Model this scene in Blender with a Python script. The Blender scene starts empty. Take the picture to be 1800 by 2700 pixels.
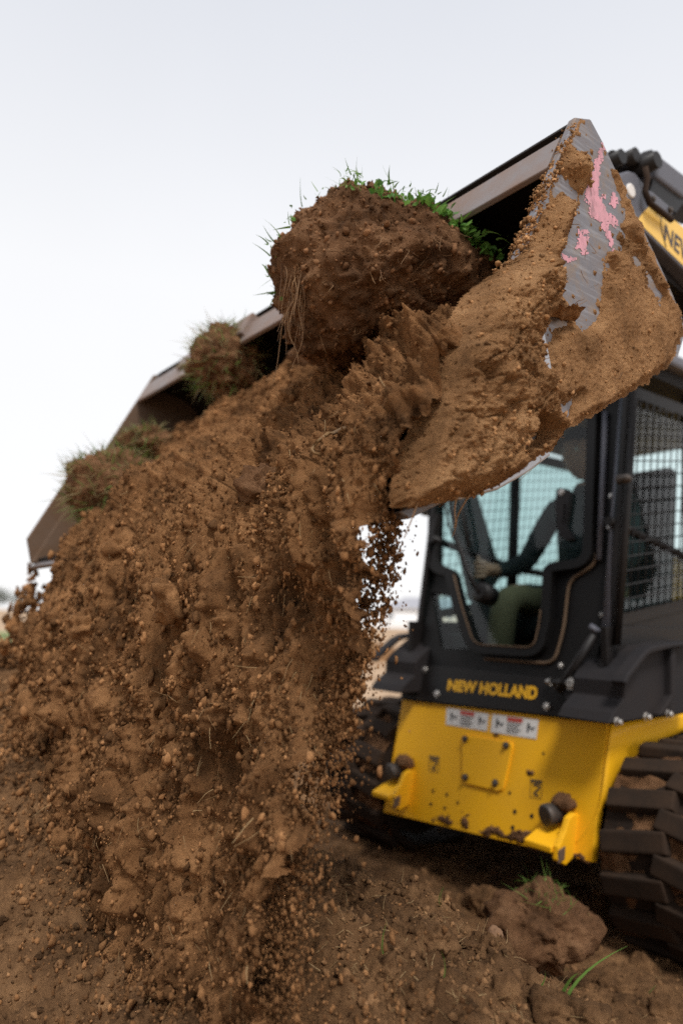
import bpy, bmesh, math, random
import numpy as np
from mathutils import Vector, Matrix
from mathutils.geometry import tessellate_polygon

random.seed(7)
RNG = np.random.default_rng(11)
SC = bpy.context.scene
COL = SC.collection
PI = math.pi

# ------------------------------------------------------------------ camera
CAM_Z = 1.0
F_PX, IMG_W, IMG_H = 1900.0, 1800.0, 2700.0
PITCH, ROLL, YAW = math.radians(8.3), math.radians(1.33), math.radians(37.5)
fw = np.array([0, math.cos(PITCH), math.sin(PITCH)])
_r = np.array([1.0, 0, 0]); _u = np.cross(_r, fw)
rt = _r * math.cos(ROLL) + _u * math.sin(ROLL)
up = _u * math.cos(ROLL) - _r * math.sin(ROLL)
cam_data = bpy.data.cameras.new('camera'); cam = bpy.data.objects.new('camera', cam_data); COL.objects.link(cam)
m = Matrix.Identity(4)
for i in range(3):
    m[i][0], m[i][1], m[i][2] = rt[i], up[i], -fw[i]
m[2][3] = CAM_Z
cam.matrix_world = m
cam_data.sensor_fit = 'HORIZONTAL'; cam_data.sensor_width = 24.0
cam_data.lens = 24.0 * F_PX / IMG_W
cam_data.clip_start = 0.05; cam_data.clip_end = 9000
cam_data.dof.use_dof = True
cam_data.dof.focus_distance = 1.34
cam_data.dof.aperture_fstop = 1.7
SC.camera = cam

# ------------------------------------------------------------------ sky and sun
SUN_EL, SUN_AZ = math.radians(58), math.radians(163)      # azimuth clockwise from +Y
world = bpy.data.worlds.new('World'); SC.world = world; world.use_nodes = True
nt = world.node_tree; N = nt.nodes; L = nt.links; N.clear()
out = N.new('ShaderNodeOutputWorld')
sky = N.new('ShaderNodeTexSky'); sky.sky_type = 'NISHITA'; sky.sun_disc = False
sky.sun_elevation = SUN_EL; sky.sun_rotation = SUN_AZ
bg_sky = N.new('ShaderNodeBackground'); bg_sky.inputs[1].default_value = 0.05
L.new(sky.outputs[0], bg_sky.inputs[0])
tc = N.new('ShaderNodeTexCoord'); sep = N.new('ShaderNodeSeparateXYZ'); L.new(tc.outputs['Generated'], sep.inputs[0])
ramp = N.new('ShaderNodeValToRGB')                        # an even cloud deck, a little bluer and darker overhead
ramp.color_ramp.elements[0].position = 0.0; ramp.color_ramp.elements[0].color = (1.0, 0.995, 1.0, 1)
ramp.color_ramp.elements[1].position = 0.75; ramp.color_ramp.elements[1].color = (0.715, 0.74, 0.80, 1)
e = ramp.color_ramp.elements.new(0.42); e.color = (0.935, 0.94, 0.955, 1)
L.new(sep.outputs[2], ramp.inputs[0])
cn = N.new('ShaderNodeTexNoise'); cn.inputs['Scale'].default_value = 1.6; cn.inputs['Detail'].default_value = 3
L.new(tc.outputs['Generated'], cn.inputs['Vector'])
cmr = N.new('ShaderNodeMapRange'); cmr.inputs['To Min'].default_value = 0.52; cmr.inputs['To Max'].default_value = 0.60
L.new(cn.outputs['Fac'], cmr.inputs['Value'])
bg_c = N.new('ShaderNodeBackground'); L.new(ramp.outputs[0], bg_c.inputs[0]); L.new(cmr.outputs[0], bg_c.inputs[1])
mx = N.new('ShaderNodeMixShader'); mx.inputs[0].default_value = 0.93
L.new(bg_sky.outputs[0], mx.inputs[1]); L.new(bg_c.outputs[0], mx.inputs[2]); L.new(mx.outputs[0], out.inputs[0])
sun_d = bpy.data.lights.new('sun', 'SUN'); sun_d.energy = 1.5; sun_d.angle = math.radians(14); sun_d.color = (1.0, 0.965, 0.92)
sun = bpy.data.objects.new('sun', sun_d); COL.objects.link(sun)
sdir = Vector((math.sin(SUN_AZ) * math.cos(SUN_EL), math.cos(SUN_AZ) * math.cos(SUN_EL), math.sin(SUN_EL)))
sun.rotation_euler = sdir.to_track_quat('Z', 'Y').to_euler(); sun.location = sdir * 20
SC.view_settings.view_transform = 'Standard'; SC.view_settings.look = 'None'
SC.view_settings.exposure = 0.95; SC.view_settings.gamma = 1.0
SC.cycles.use_denoising = False

# ------------------------------------------------------------------ frames of reference
# u: across the loader (away from the camera), r: towards its rear, z: height above the camera
UD = np.array([-math.sin(YAW), math.cos(YAW), 0.0]); RD = np.array([math.cos(YAW), math.sin(YAW), 0.0])
ZD = np.array([0, 0, 1.0]); C0 = np.array([0, 0, CAM_Z])
def W3(u, r, z): return UD * u + RD * r + ZD * z + C0
def W3a(u, r, z):
    u, r, z = np.broadcast_arrays(u, r, z)
    return u[..., None] * UD + r[..., None] * RD + z[..., None] * ZD + C0
def rayv(x, y): return fw + rt * (x - 900) / F_PX + up * (1350 - y) / F_PX
def on_u(x, y, u0):                                       # pixel -> (r, z) on the plane u = u0
    d = rayv(x, y); P = d * (u0 / (d @ UD)); return float(P @ RD), float(P[2])
FR0, FZ0, LEAN = 2.1758, -0.3315, 0.2462
FN = -RD * math.cos(math.atan(LEAN)) + ZD * math.sin(math.atan(LEAN))   # front plane normal (forward, up)
def fp(x, y, d=0.0):                                      # pixel -> point on the loader's leaning front plane, d proud of it
    v = rayv(x, y); t = (FR0 - LEAN * FZ0) / (v @ RD - LEAN * v[2]); return v * t + C0 + FN * d
def sp(x, y, u0, d=0.0):
    r, z = on_u(x, y, u0); return W3(u0 - d, r, z)

# ------------------------------------------------------------------ noise (numpy)
_perm = np.random.default_rng(3).permutation(512)
_perm = np.concatenate([_perm, _perm, _perm])
_grad = np.random.default_rng(4).normal(size=(512, 3)); _grad /= np.linalg.norm(_grad, axis=1)[:, None]
_cell = np.random.default_rng(5).random((512, 3))
def _h(ix, iy, iz): return _perm[_perm[_perm[ix & 511] + (iy & 511)] + (iz & 511)] & 511
def perlin(P):
    P = np.asarray(P, float); i = np.floor(P).astype(int); f = P - i; w = f * f * f * (f * (f * 6 - 15) + 10)
    o = 0
    for dx in (0, 1):
        for dy in (0, 1):
            for dz in (0, 1):
                g = _grad[_h(i[:, 0] + dx, i[:, 1] + dy, i[:, 2] + dz)]
                k = (g * (f - (dx, dy, dz))).sum(1)
                wx = w[:, 0] if dx else 1 - w[:, 0]; wy = w[:, 1] if dy else 1 - w[:, 1]; wz = w[:, 2] if dz else 1 - w[:, 2]
                o = o + k * wx * wy * wz
    return o * 1.5
def fbm(P, oct=4, gain=0.5):
    P = np.asarray(P, float); a, s, o = 1.0, 1.0, 0
    for k in range(oct):
        o = o + a * perlin(P * s + k * 17.3); a *= gain; s *= 2.03
    return o
def worley(P):                                            # 0 at cell centre .. about 1 at borders
    P = np.asarray(P, float); i = np.floor(P).astype(int); best = np.full(len(P), 9.0)
    for dx in (-1, 0, 1):
        for dy in (-1, 0, 1):
            for dz in (-1, 0, 1):
                j = i + (dx, dy, dz); c = j + _cell[_h(j[:, 0], j[:, 1], j[:, 2])]
                best = np.minimum(best, ((P - c) ** 2).sum(1))
    return np.sqrt(best)
def lumps(P, s): return 1 - np.clip(worley(P / s), 0, 1.1)  # rounded clumps of size s
def smooth01(x): x = np.clip(x, 0, 1); return x * x * (3 - 2 * x)

# ------------------------------------------------------------------ materials
MATS = {}
def newmat(name):
    mt = bpy.data.materials.new(name); mt.use_nodes = True; MATS[name] = mt
    b = mt.node_tree.nodes['Principled BSDF']; return mt, mt.node_tree.nodes, mt.node_tree.links, b
def plain(name, col, rough=0.5, metal=0.0, spec=0.5, dirt=0.0, dirtcol=(0.20, 0.115, 0.06), scale=6, bump=0.0):
    mt, n, l, b = newmat(name)
    b.inputs['Roughness'].default_value = rough; b.inputs['Metallic'].default_value = metal
    b.inputs['Specular IOR Level'].default_value = spec
    co = n.new('ShaderNodeTexCoord')
    n1 = n.new('ShaderNodeTexNoise'); n1.inputs['Scale'].default_value = scale; n1.inputs['Detail'].default_value = 8; n1.inputs['Roughness'].default_value = 0.7
    l.new(co.outputs['Object'], n1.inputs['Vector'])
    mr = n.new('ShaderNodeMapRange'); mr.inputs['From Min'].default_value = 0.35; mr.inputs['From Max'].default_value = 0.75
    mr.inputs['To Min'].default_value = dirt * 0.25; mr.inputs['To Max'].default_value = dirt
    l.new(n1.outputs['Fac'], mr.inputs['Value'])
    mix = n.new('ShaderNodeMix'); mix.data_type = 'RGBA'
    mix.inputs[6].default_value = (*col, 1); mix.inputs[7].default_value = (*dirtcol, 1)
    l.new(mr.outputs[0], mix.inputs[0]); l.new(mix.outputs[2], b.inputs['Base Color'])
    ra = n.new('ShaderNodeMapRange'); ra.inputs['To Min'].default_value = rough - 0.08; ra.inputs['To Max'].default_value = min(1, rough + 0.18)
    l.new(n1.outputs['Fac'], ra.inputs['Value']); l.new(ra.outputs[0], b.inputs['Roughness'])
    if bump:
        bp = n.new('ShaderNodeBump'); bp.inputs['Strength'].default_value = bump; bp.inputs['Distance'].default_value = 0.004
        l.new(n1.outputs['Fac'], bp.inputs['Height']); l.new(bp.outputs[0], b.inputs['Normal'])
    return mt
def soilmat(name, c_dark, c_mid, c_light, tint=False, fine=0.004, stretch=1.0):
    mt, n, l, b = newmat(name)
    b.inputs['Roughness'].default_value = 0.97; b.inputs['Specular IOR Level'].default_value = 0.12
    tco = n.new('ShaderNodeTexCoord'); co = n.new('ShaderNodeMapping')
    co.inputs['Scale'].default_value = (1, 1, stretch); l.new(tco.outputs['Object'], co.inputs['Vector'])
    n1 = n.new('ShaderNodeTexNoise'); n1.inputs['Scale'].default_value = 9; n1.inputs['Detail'].default_value = 10; n1.inputs['Roughness'].default_value = 0.72
    l.new(co.outputs[0], n1.inputs['Vector'])
    rp = n.new('ShaderNodeValToRGB'); els = rp.color_ramp.elements
    els[0].position = 0.30; els[0].color = (*c_dark, 1); els[1].position = 0.72; els[1].color = (*c_light, 1)
    em = els.new(0.5); em.color = (*c_mid, 1)
    l.new(n1.outputs['Fac'], rp.inputs[0])
    last = rp.outputs[0]
    if tint:
        at = n.new('ShaderNodeAttribute'); at.attribute_name = 'tint'
        mr = n.new('ShaderNodeMapRange'); mr.inputs['To Min'].default_value = 0.45; mr.inputs['To Max'].default_value = 1.55
        l.new(at.outputs['Fac'], mr.inputs['Value'])
        mm = n.new('ShaderNodeMix'); mm.data_type = 'RGBA'; mm.blend_type = 'MULTIPLY'; mm.inputs[0].default_value = 1
        l.new(last, mm.inputs[6]); l.new(mr.outputs[0], mm.inputs[7]); last = mm.outputs[2]
    l.new(last, b.inputs['Base Color'])
    n2 = n.new('ShaderNodeTexNoise'); n2.inputs['Scale'].default_value = 110; n2.inputs['Detail'].default_value = 7; n2.inputs['Roughness'].default_value = 0.75
    l.new(co.outputs[0], n2.inputs['Vector'])
    bp = n.new('ShaderNodeBump'); bp.inputs['Strength'].default_value = 1.0; bp.inputs['Distance'].default_value = fine
    l.new(n2.outputs['Fac'], bp.inputs['Height'])
    n3 = n.new('ShaderNodeTexNoise'); n3.inputs['Scale'].default_value = 42; n3.inputs['Detail'].default_value = 9; n3.inputs['Roughness'].default_value = 0.8
    l.new(co.outputs[0], n3.inputs['Vector'])
    bp2 = n.new('ShaderNodeBump'); bp2.inputs['Strength'].default_value = 1.0; bp2.inputs['Distance'].default_value = fine * 4
    l.new(n3.outputs['Fac'], bp2.inputs['Height']); l.new(bp.outputs[0], bp2.inputs['Normal']); l.new(bp2.outputs[0], b.inputs['Normal'])
    return mt
soilmat('soil_dry', (0.1461, 0.0728, 0.0303), (0.3915, 0.2073, 0.0929), (0.6076, 0.3473, 0.1659))
soilmat('soil_dry_grain', (0.1461, 0.0728, 0.0303), (0.3915, 0.2073, 0.0929), (0.6076, 0.3473, 0.1659), tint=True, fine=0.002)
soilmat('soil_moist', (0.0475, 0.0222, 0.0089), (0.2931, 0.1427, 0.0589), (0.5562, 0.2865, 0.1241))
soilmat('soil_fall', (0.0422, 0.0197, 0.0079), (0.2606, 0.1268, 0.0524), (0.4945, 0.2546, 0.1103), stretch=.5)
soilmat('soil_grain', (0.0433, 0.0203, 0.0085), (0.2573, 0.1258, 0.0521), (0.4632, 0.241, 0.1063), tint=True, fine=0.002)
soilmat('soil_dark', (0.0553, 0.0284, 0.0144), (0.2116, 0.1063, 0.0517), (0.3639, 0.1971, 0.1))
soilmat('soil_dark_grain', (0.0553, 0.0284, 0.0144), (0.2116, 0.1063, 0.0517), (0.3639, 0.1971, 0.1), tint=True, fine=0.002)
soilmat('soil_ground_grain', (0.0594, 0.0312, 0.0148), (0.2067, 0.11, 0.051), (0.3816, 0.21, 0.0986), tint=True, fine=0.002)
soilmat('soil_ground', (0.0444, 0.0231, 0.0108), (0.2061, 0.1086, 0.0499), (0.4111, 0.224, 0.1041))
plain('yellow_paint', (0.98, 0.50, 0.001), 0.5, spec=.25, dirt=0.34, dirtcol=(0.50, 0.27, 0.06), scale=3.2)
plain('black_paint', (0.006, 0.006, 0.007), 0.45, spec=.28, dirt=0.06, dirtcol=(0.16, 0.10, 0.06), scale=5)
plain('door_black', (0.004, 0.004, 0.0045), 0.5, spec=.25, dirt=0.04, dirtcol=(0.10, 0.065, 0.04), scale=5)
plain('grey_plastic', (0.013, 0.0135, 0.0165), 0.66, spec=.22, dirt=0.07, scale=5, bump=0.15)
plain('arm_grey', (0.10, 0.103, 0.125), 0.5, spec=.4, dirt=0.05, scale=6)
plain('roof_grey', (0.16, 0.16, 0.185), 0.5, dirt=0.06)
plain('steel_worn', (0.17, 0.175, 0.20), 0.45, metal=0.35, dirt=0.30, dirtcol=(0.23, 0.14, 0.08), scale=9, bump=0.15)
def worn_steel():
    mt = MATS['steel_worn']; n, l = mt.node_tree.nodes, mt.node_tree.links; b = n['Principled BSDF']; old = b.inputs['Base Color'].links[0].from_socket
    tc_ = n.new('ShaderNodeTexCoord'); mp_ = n.new('ShaderNodeMapping'); mp_.inputs['Rotation'].default_value = (.5, .3, .9); mp_.inputs['Scale'].default_value = (9, 9, 140); l.new(tc_.outputs['Object'], mp_.inputs['Vector'])
    nz = n.new('ShaderNodeTexNoise'); nz.inputs['Scale'].default_value = 1.0; nz.inputs['Detail'].default_value = 6; l.new(mp_.outputs[0], nz.inputs['Vector'])
    r1 = n.new('ShaderNodeMapRange'); r1.inputs['From Min'].default_value = .50; r1.inputs['From Max'].default_value = .72; r1.inputs['To Max'].default_value = .65; l.new(nz.outputs['Fac'], r1.inputs['Value'])
    m1 = n.new('ShaderNodeMix'); m1.data_type = 'RGBA'; m1.inputs[7].default_value = (.34, .34, .36, 1); l.new(r1.outputs[0], m1.inputs[0]); l.new(old, m1.inputs[6])
    n2 = n.new('ShaderNodeTexNoise'); n2.inputs['Scale'].default_value = 16; n2.inputs['Detail'].default_value = 9; n2.inputs['Roughness'].default_value = .75; l.new(tc_.outputs['Object'], n2.inputs['Vector'])
    r2 = n.new('ShaderNodeMapRange'); r2.inputs['From Min'].default_value = .48; r2.inputs['From Max'].default_value = .66; r2.inputs['To Max'].default_value = .75; l.new(n2.outputs['Fac'], r2.inputs['Value'])
    m2 = n.new('ShaderNodeMix'); m2.data_type = 'RGBA'; m2.inputs[7].default_value = (.26, .17, .10, 1); l.new(r2.outputs[0], m2.inputs[0]); l.new(m1.outputs[2], m2.inputs[6]); l.new(m2.outputs[2], b.inputs['Base Color'])
worn_steel()
plain('steel_polished', (0.46, 0.46, 0.48), 0.38, metal=0.85, dirt=0.12, scale=30)
plain('rim_steel', (0.24, 0.235, 0.245), 0.5, metal=0.3, dirt=0.85, dirtcol=(0.24, 0.12, 0.055), scale=7, bump=0.2)
plain('muddy_steel', (0.15, 0.11, 0.085), 0.8, spec=.2, dirt=1.0, dirtcol=(0.12, 0.066, 0.034), scale=5, bump=.6)
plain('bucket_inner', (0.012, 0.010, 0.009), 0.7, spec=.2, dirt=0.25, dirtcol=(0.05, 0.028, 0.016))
plain('rubber', (0.010, 0.0095, 0.0095), 0.85, spec=.15, dirt=0.7, dirtcol=(0.075, 0.043, 0.026), scale=5, bump=0.3)
plain('lug_rubber', (0.018, 0.015, 0.013), 0.9, spec=.12, dirt=1.0, dirtcol=(0.055, 0.033, 0.021), scale=9, bump=.5)
plain('bolt_steel', (0.55, 0.54, 0.52), 0.35, metal=0.8, dirt=0.3, scale=40)
plain('bolt_dark', (0.06, 0.06, 0.06), 0.5, metal=0.5, dirt=0.3, scale=40)
plain('decal_yellow', (0.83, 0.52, 0.10), 0.4, dirt=0.05)
plain('letter_yellow', (0.95, 0.50, 0.01), 0.5, dirt=0.14, dirtcol=(0.10, 0.06, 0.03), scale=60)
plain('letter_dark', (0.03, 0.03, 0.045), 0.5)
plain('decal_white', (0.74, 0.73, 0.72), 0.45, dirt=0.25, dirtcol=(0.5, 0.38, 0.25), scale=30)
plain('decal_red', (0.50, 0.05, 0.035), 0.45, dirt=0.2)
plain('decal_black', (0.035, 0.035, 0.035), 0.5)
plain('hole_black', (0.006, 0.005, 0.004), 0.8)
plain('pink_paint', (0.80, 0.37, 0.45), 0.8, spec=.2, dirt=0.75, dirtcol=(0.34, 0.25, 0.26), scale=34)
def soft_paint():
    mt = MATS['pink_paint']; n, l = mt.node_tree.nodes, mt.node_tree.links; b = n['Principled BSDF']
    tc_ = n.new('ShaderNodeTexCoord'); mp_ = n.new('ShaderNodeMapping'); mp_.inputs['Rotation'].default_value = (.2, .3, .5); mp_.inputs['Scale'].default_value = (70, 70, 24); l.new(tc_.outputs['Object'], mp_.inputs['Vector'])
    nz = n.new('ShaderNodeTexNoise'); nz.inputs['Scale'].default_value = 1.0; nz.inputs['Detail'].default_value = 8; nz.inputs['Roughness'].default_value = .7; l.new(mp_.outputs[0], nz.inputs['Vector'])
    r1 = n.new('ShaderNodeMapRange'); r1.inputs['From Min'].default_value = .50; r1.inputs['From Max'].default_value = .72; r1.inputs['To Min'].default_value = .96; r1.inputs['To Max'].default_value = .25; l.new(nz.outputs['Fac'], r1.inputs['Value'])
    t = n.new('ShaderNodeBsdfTransparent'); ms = n.new('ShaderNodeMixShader'); l.new(r1.outputs[0], ms.inputs[0]); l.new(t.outputs[0], ms.inputs[1]); l.new(b.outputs[0], ms.inputs[2]); l.new(ms.outputs[0], n['Material Output'].inputs['Surface'])
soft_paint()
plain('dust_seal', (0.10, 0.066, 0.040), 0.9, dirt=0.5, scale=30)
plain('wire_black', (0.012, 0.012, 0.014), 0.55)
plain('seat_black', (0.015, 0.015, 0.016), 0.75)
plain('skin', (0.42, 0.23, 0.155), 0.55, scale=30, dirt=0.2, dirtcol=(0.30, 0.14, 0.09))
plain('hair_dark', (0.025, 0.018, 0.013), 0.7)
plain('shirt', (0.022, 0.030, 0.032), 0.9, dirt=0.5, dirtcol=(0.05, 0.06, 0.06), scale=14, bump=.5)
plain('vest', (0.018, 0.019, 0.02), 0.85)
plain('trousers', (0.145, 0.115, 0.06), 0.9, dirt=0.3, dirtcol=(0.08, 0.06, 0.035), scale=14)
plain('stone', (0.17, 0.088, 0.045), 0.9, dirt=0.5, scale=20, bump=0.3)
plain('grey_stone', (0.33, 0.25, 0.18), 0.85, dirt=0.5, scale=20, bump=0.3)
plain('house_wall', (0.62, 0.54, 0.44), 0.8); plain('house_roof', (0.33, 0.33, 0.36), 0.8)
plain('house_white', (0.80, 0.79, 0.78), 0.7); plain('window_dark', (0.03, 0.035, 0.04), 0.2)
plain('bark', (0.10, 0.08, 0.065), 0.9); plain('far_leaf', (0.10, 0.115, 0.085), 0.9)
def leafmat(name, c0, c1):
    mt, n, l, b = newmat(name)
    at = n.new('ShaderNodeAttribute'); at.attribute_name = 'tint'
    mix = n.new('ShaderNodeMix'); mix.data_type = 'RGBA'; mix.inputs[6].default_value = (*c0, 1); mix.inputs[7].default_value = (*c1, 1)
    l.new(at.outputs['Fac'], mix.inputs[0]); l.new(mix.outputs[2], b.inputs['Base Color'])
    b.inputs['Roughness'].default_value = 0.55; b.inputs['Specular IOR Level'].default_value = 0.3
    tr = n.new('ShaderNodeBsdfTranslucent'); l.new(mix.outputs[2], tr.inputs['Color'])
    ms = n.new('ShaderNodeMixShader'); ms.inputs[0].default_value = 0.35
    l.new(b.outputs[0], ms.inputs[1]); l.new(tr.outputs[0], ms.inputs[2])
    l.new(ms.outputs[0], n['Material Output'].inputs['Surface'])
leafmat('grass_green', (0.07, 0.16, 0.025), (0.20, 0.33, 0.07))
leafmat('leaf_green', (0.06, 0.17, 0.025), (0.19, 0.38, 0.07))
leafmat('grass_dry', (0.14, 0.135, 0.045), (0.40, 0.31, 0.15))
leafmat('straw', (0.30, 0.18, 0.08), (0.58, 0.41, 0.21))
leafmat('root', (0.20, 0.10, 0.045), (0.46, 0.28, 0.14))
def glassmat(name, tint, refl):
    mt, n, l, b = newmat(name); n.remove(b)
    t = n.new('ShaderNodeBsdfTransparent'); t.inputs[0].default_value = (*tint, 1)
    g = n.new('ShaderNodeBsdfGlossy'); g.inputs['Roughness'].default_value = 0.05; g.inputs[0].default_value = (1, 1, 1, 1)
    lw = n.new('ShaderNodeLayerWeight'); lw.inputs['Blend'].default_value = .5
    pw = n.new('ShaderNodeMath'); pw.operation = 'POWER'; pw.inputs[1].default_value = 4.0; l.new(lw.outputs['Facing'], pw.inputs[0])
    mu = n.new('ShaderNodeMath'); mu.operation = 'MULTIPLY_ADD'; mu.inputs[1].default_value = .9 * refl; mu.inputs[2].default_value = .05 * refl; l.new(pw.outputs[0], mu.inputs[0])
    ms = n.new('ShaderNodeMixShader'); l.new(mu.outputs[0], ms.inputs[0]); l.new(t.outputs[0], ms.inputs[1]); l.new(g.outputs[0], ms.inputs[2])
    l.new(ms.outputs[0], n['Material Output'].inputs['Surface'])
glassmat('glass', (0.62, 0.75, 0.75), 0.55)
glassmat('glass_side', (0.68, 0.84, 0.83), 0.7)

# ------------------------------------------------------------------ mesh helpers
def link(o, parent=None):
    COL.objects.link(o)
    if parent is not None: o.parent = parent
    return o
ORIG = {}
def empty(name, loc, label, cat, group=None, kind=None):
    o = bpy.data.objects.new(name, None); COL.objects.link(o); o.location = Vector(loc); o.empty_display_size = 0.1
    o['label'] = label; o['category'] = cat
    if group: o['group'] = group
    if kind: o['kind'] = kind
    ORIG[o.name] = np.array(loc, float); return o
def tag(o, label, cat, group=None, kind=None):
    o['label'] = label
    if cat: o['category'] = cat
    if group: o['group'] = group
    if kind: o['kind'] = kind
    return o
def org(parent):
    t = np.zeros(3)
    while parent is not None:
        t = t + np.array(parent.location); parent = parent.parent
    return t
def mesh(name, V, Fc, mat, parent=None, smooth=False, bevel=0.0, tint=None, loc=None):
    """V world coordinates; the object sits under parent with the same world place"""
    V = np.asarray(V, float).reshape(-1, 3)
    o0 = org(parent)
    if loc is not None: V = V - np.array(loc)
    else: V = V - o0
    me = bpy.data.meshes.new(name)
    if isinstance(Fc, np.ndarray):
        k = Fc.shape[1]; nf = len(Fc)
        me.vertices.add(len(V)); me.vertices.foreach_set('co', V.astype(np.float32).ravel())
        me.loops.add(nf * k); me.loops.foreach_set('vertex_index', Fc.astype(np.int32).ravel())
        me.polygons.add(nf); me.polygons.foreach_set('loop_start', np.arange(0, nf * k, k, dtype=np.int32))
        me.update(calc_edges=True); me.validate()
    else:
        me.from_pydata([tuple(v) for v in V], [], [tuple(int(i) for i in f) for f in Fc]); me.update()
    if tint is not None:
        at = me.attributes.new('tint', 'FLOAT', 'POINT'); at.data.foreach_set('value', np.asarray(tint, np.float32))
    if smooth: me.polygons.foreach_set('use_smooth', np.ones(len(me.polygons), bool))
    me.materials.append(MATS[mat])
    o = bpy.data.objects.new(name, me); link(o, parent)
    if loc is not None: o.location = Vector(loc) - Vector(o0)
    if bevel:
        md = o.modifiers.new('bevel', 'BEVEL'); md.width = bevel; md.segments = 2; md.limit_method = 'ANGLE'; md.angle_limit = math.radians(40)
    return o
def grid_faces(nu, nv, closed=False):
    i = np.arange(nu if closed else nu - 1)[:, None]; j = np.arange(nv - 1)[None, :]
    a = i * nv + j; b = ((i + 1) % nu) * nv + j
    return np.stack([a, b, b + 1, a + 1], -1).reshape(-1, 4)
def fixnormals(o):
    bm = bmesh.new(); bm.from_mesh(o.data); bmesh.ops.recalc_face_normals(bm, faces=bm.faces); bm.to_mesh(o.data); bm.free(); return o
def slab(name, outer, vec, mat, parent, holes=(), bevel=0.0):
    """flat polygon (3D points), possibly with holes, given a thickness vec"""
    loops = [list(map(np.asarray, outer))] + [list(map(np.asarray, h)) for h in holes]
    tris = tessellate_polygon([[Vector(p) for p in lp] for lp in loops])
    P = np.array([p for lp in loops for p in lp]); n = len(P); vec = np.asarray(vec, float)
    V = np.vstack([P, P + vec]); Fc = [tuple(t) for t in tris] + [tuple(i + n for i in reversed(t)) for t in tris]
    s = 0
    for lp in loops:
        k = len(lp)
        for i in range(k):
            a, b = s + i, s + (i + 1) % k; Fc.append((a, b, b + n, a + n))
        s += k
    o = mesh(name, V, Fc, mat, parent); fixnormals(o)
    if bevel:
        md = o.modifiers.new('bevel', 'BEVEL'); md.width = bevel; md.segments = 2; md.limit_method = 'ANGLE'; md.angle_limit = math.radians(50)
    return o
def box_pts(c, ax, ay, az):
    c, ax, ay, az = map(np.asarray, (c, ax, ay, az))
    return [c + sx * ax + sy * ay + sz * az for sx in (-1, 1) for sy in (-1, 1) for sz in (-1, 1)]
BOXF = [(0, 1, 3, 2), (4, 6, 7, 5), (0, 4, 5, 1), (2, 3, 7, 6), (0, 2, 6, 4), (1, 5, 7, 3)]
def box(name, c, ax, ay, az, mat, parent, bevel=0.004):
    return mesh(name, box_pts(c, ax, ay, az), BOXF, mat, parent, bevel=bevel)
def tube_geo(path, rad, seg=10, cap=True):
    path = np.asarray(path, float); n = len(path); rad = np.broadcast_to(rad, (n,))
    T = np.gradient(path, axis=0); T /= np.linalg.norm(T, axis=1)[:, None] + 1e-12
    ref = np.array([0, 0, 1.0]) if abs(T[0][2]) < 0.9 else np.array([1.0, 0, 0])
    V = []; x = np.cross(T[0], ref); x /= np.linalg.norm(x)
    for i in range(n):
        x = x - T[i] * (x @ T[i]); x /= np.linalg.norm(x) + 1e-12; y = np.cross(T[i], x)
        for k in range(seg):
            an = 2 * PI * k / seg; V.append(path[i] + rad[i] * (math.cos(an) * x + math.sin(an) * y))
    Fc = []
    for i in range(n - 1):
        for k in range(seg):
            a = i * seg + k; b = i * seg + (k + 1) % seg; Fc.append((a, b, b + seg, a + seg))
    if cap: Fc += [tuple(range(seg))[::-1], tuple((n - 1) * seg + k for k in range(seg))]
    return V, Fc
def tube(name, path, rad, mat, parent, seg=10, smooth=True):
    V, Fc = tube_geo(path, rad, seg); o = mesh(name, V, Fc, mat, parent)
    if smooth:
        me = o.data; fl = np.array([len(p.vertices) == 4 for p in me.polygons]); me.polygons.foreach_set('use_smooth', fl)
    return o
def round_poly(P, rad, seg=4):
    """round the corners of a pixel polygon"""
    P = [np.array(p, float) for p in P]; o = []; n = len(P)
    for i in range(n):
        a, b, c = P[i - 1], P[i], P[(i + 1) % n]
        da, dc = a - b, c - b; la, lc = np.linalg.norm(da), np.linalg.norm(dc); k = min(rad, la * .45, lc * .45)
        p0, p1 = b + da / la * k, b + dc / lc * k
        for t in np.linspace(0, 1, seg): o.append((1 - t) ** 2 * p0 + 2 * t * (1 - t) * b + t * t * p1)
    return o
def offset_poly(P, d):
    P = np.array(P, float); n = len(P); A = 0.5 * sum(P[i - 1][0] * P[i][1] - P[i][0] * P[i - 1][1] for i in range(n)); s = 1 if A > 0 else -1
    o = []
    for i in range(n):
        e0 = P[i] - P[i - 1]; e1 = P[(i + 1) % n] - P[i]
        n0 = np.array([e0[1], -e0[0]]); n1 = np.array([e1[1], -e1[0]]); n0 /= np.linalg.norm(n0) + 1e-9; n1 /= np.linalg.norm(n1) + 1e-9
        v = n0 + n1; v /= max(np.linalg.norm(v), .3); o.append(P[i] + s * d * v / max(0.45, v @ n0))
    return o
def pdist(X, Y, poly):
    """signed distance to a polygon, positive inside"""
    poly = np.array(poly, float); best = np.full(X.shape, 1e9); inside = np.zeros(X.shape, bool); n = len(poly)
    for i in range(n):
        a, b = poly[i - 1], poly[i]; e = b - a; w0, w1 = X - a[0], Y - a[1]
        t = np.clip((w0 * e[0] + w1 * e[1]) / (e @ e + 1e-9), 0, 1)
        best = np.minimum(best, (w0 - t * e[0]) ** 2 + (w1 - t * e[1]) ** 2)
        c = (a[1] > Y) != (b[1] > Y)
        xi = a[0] + (Y - a[1]) / (b[1] - a[1] + 1e-12) * (b[0] - a[0]); inside ^= c & (X < xi)
    d = np.sqrt(best); return np.where(inside, d, -d)
_font = {}
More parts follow.
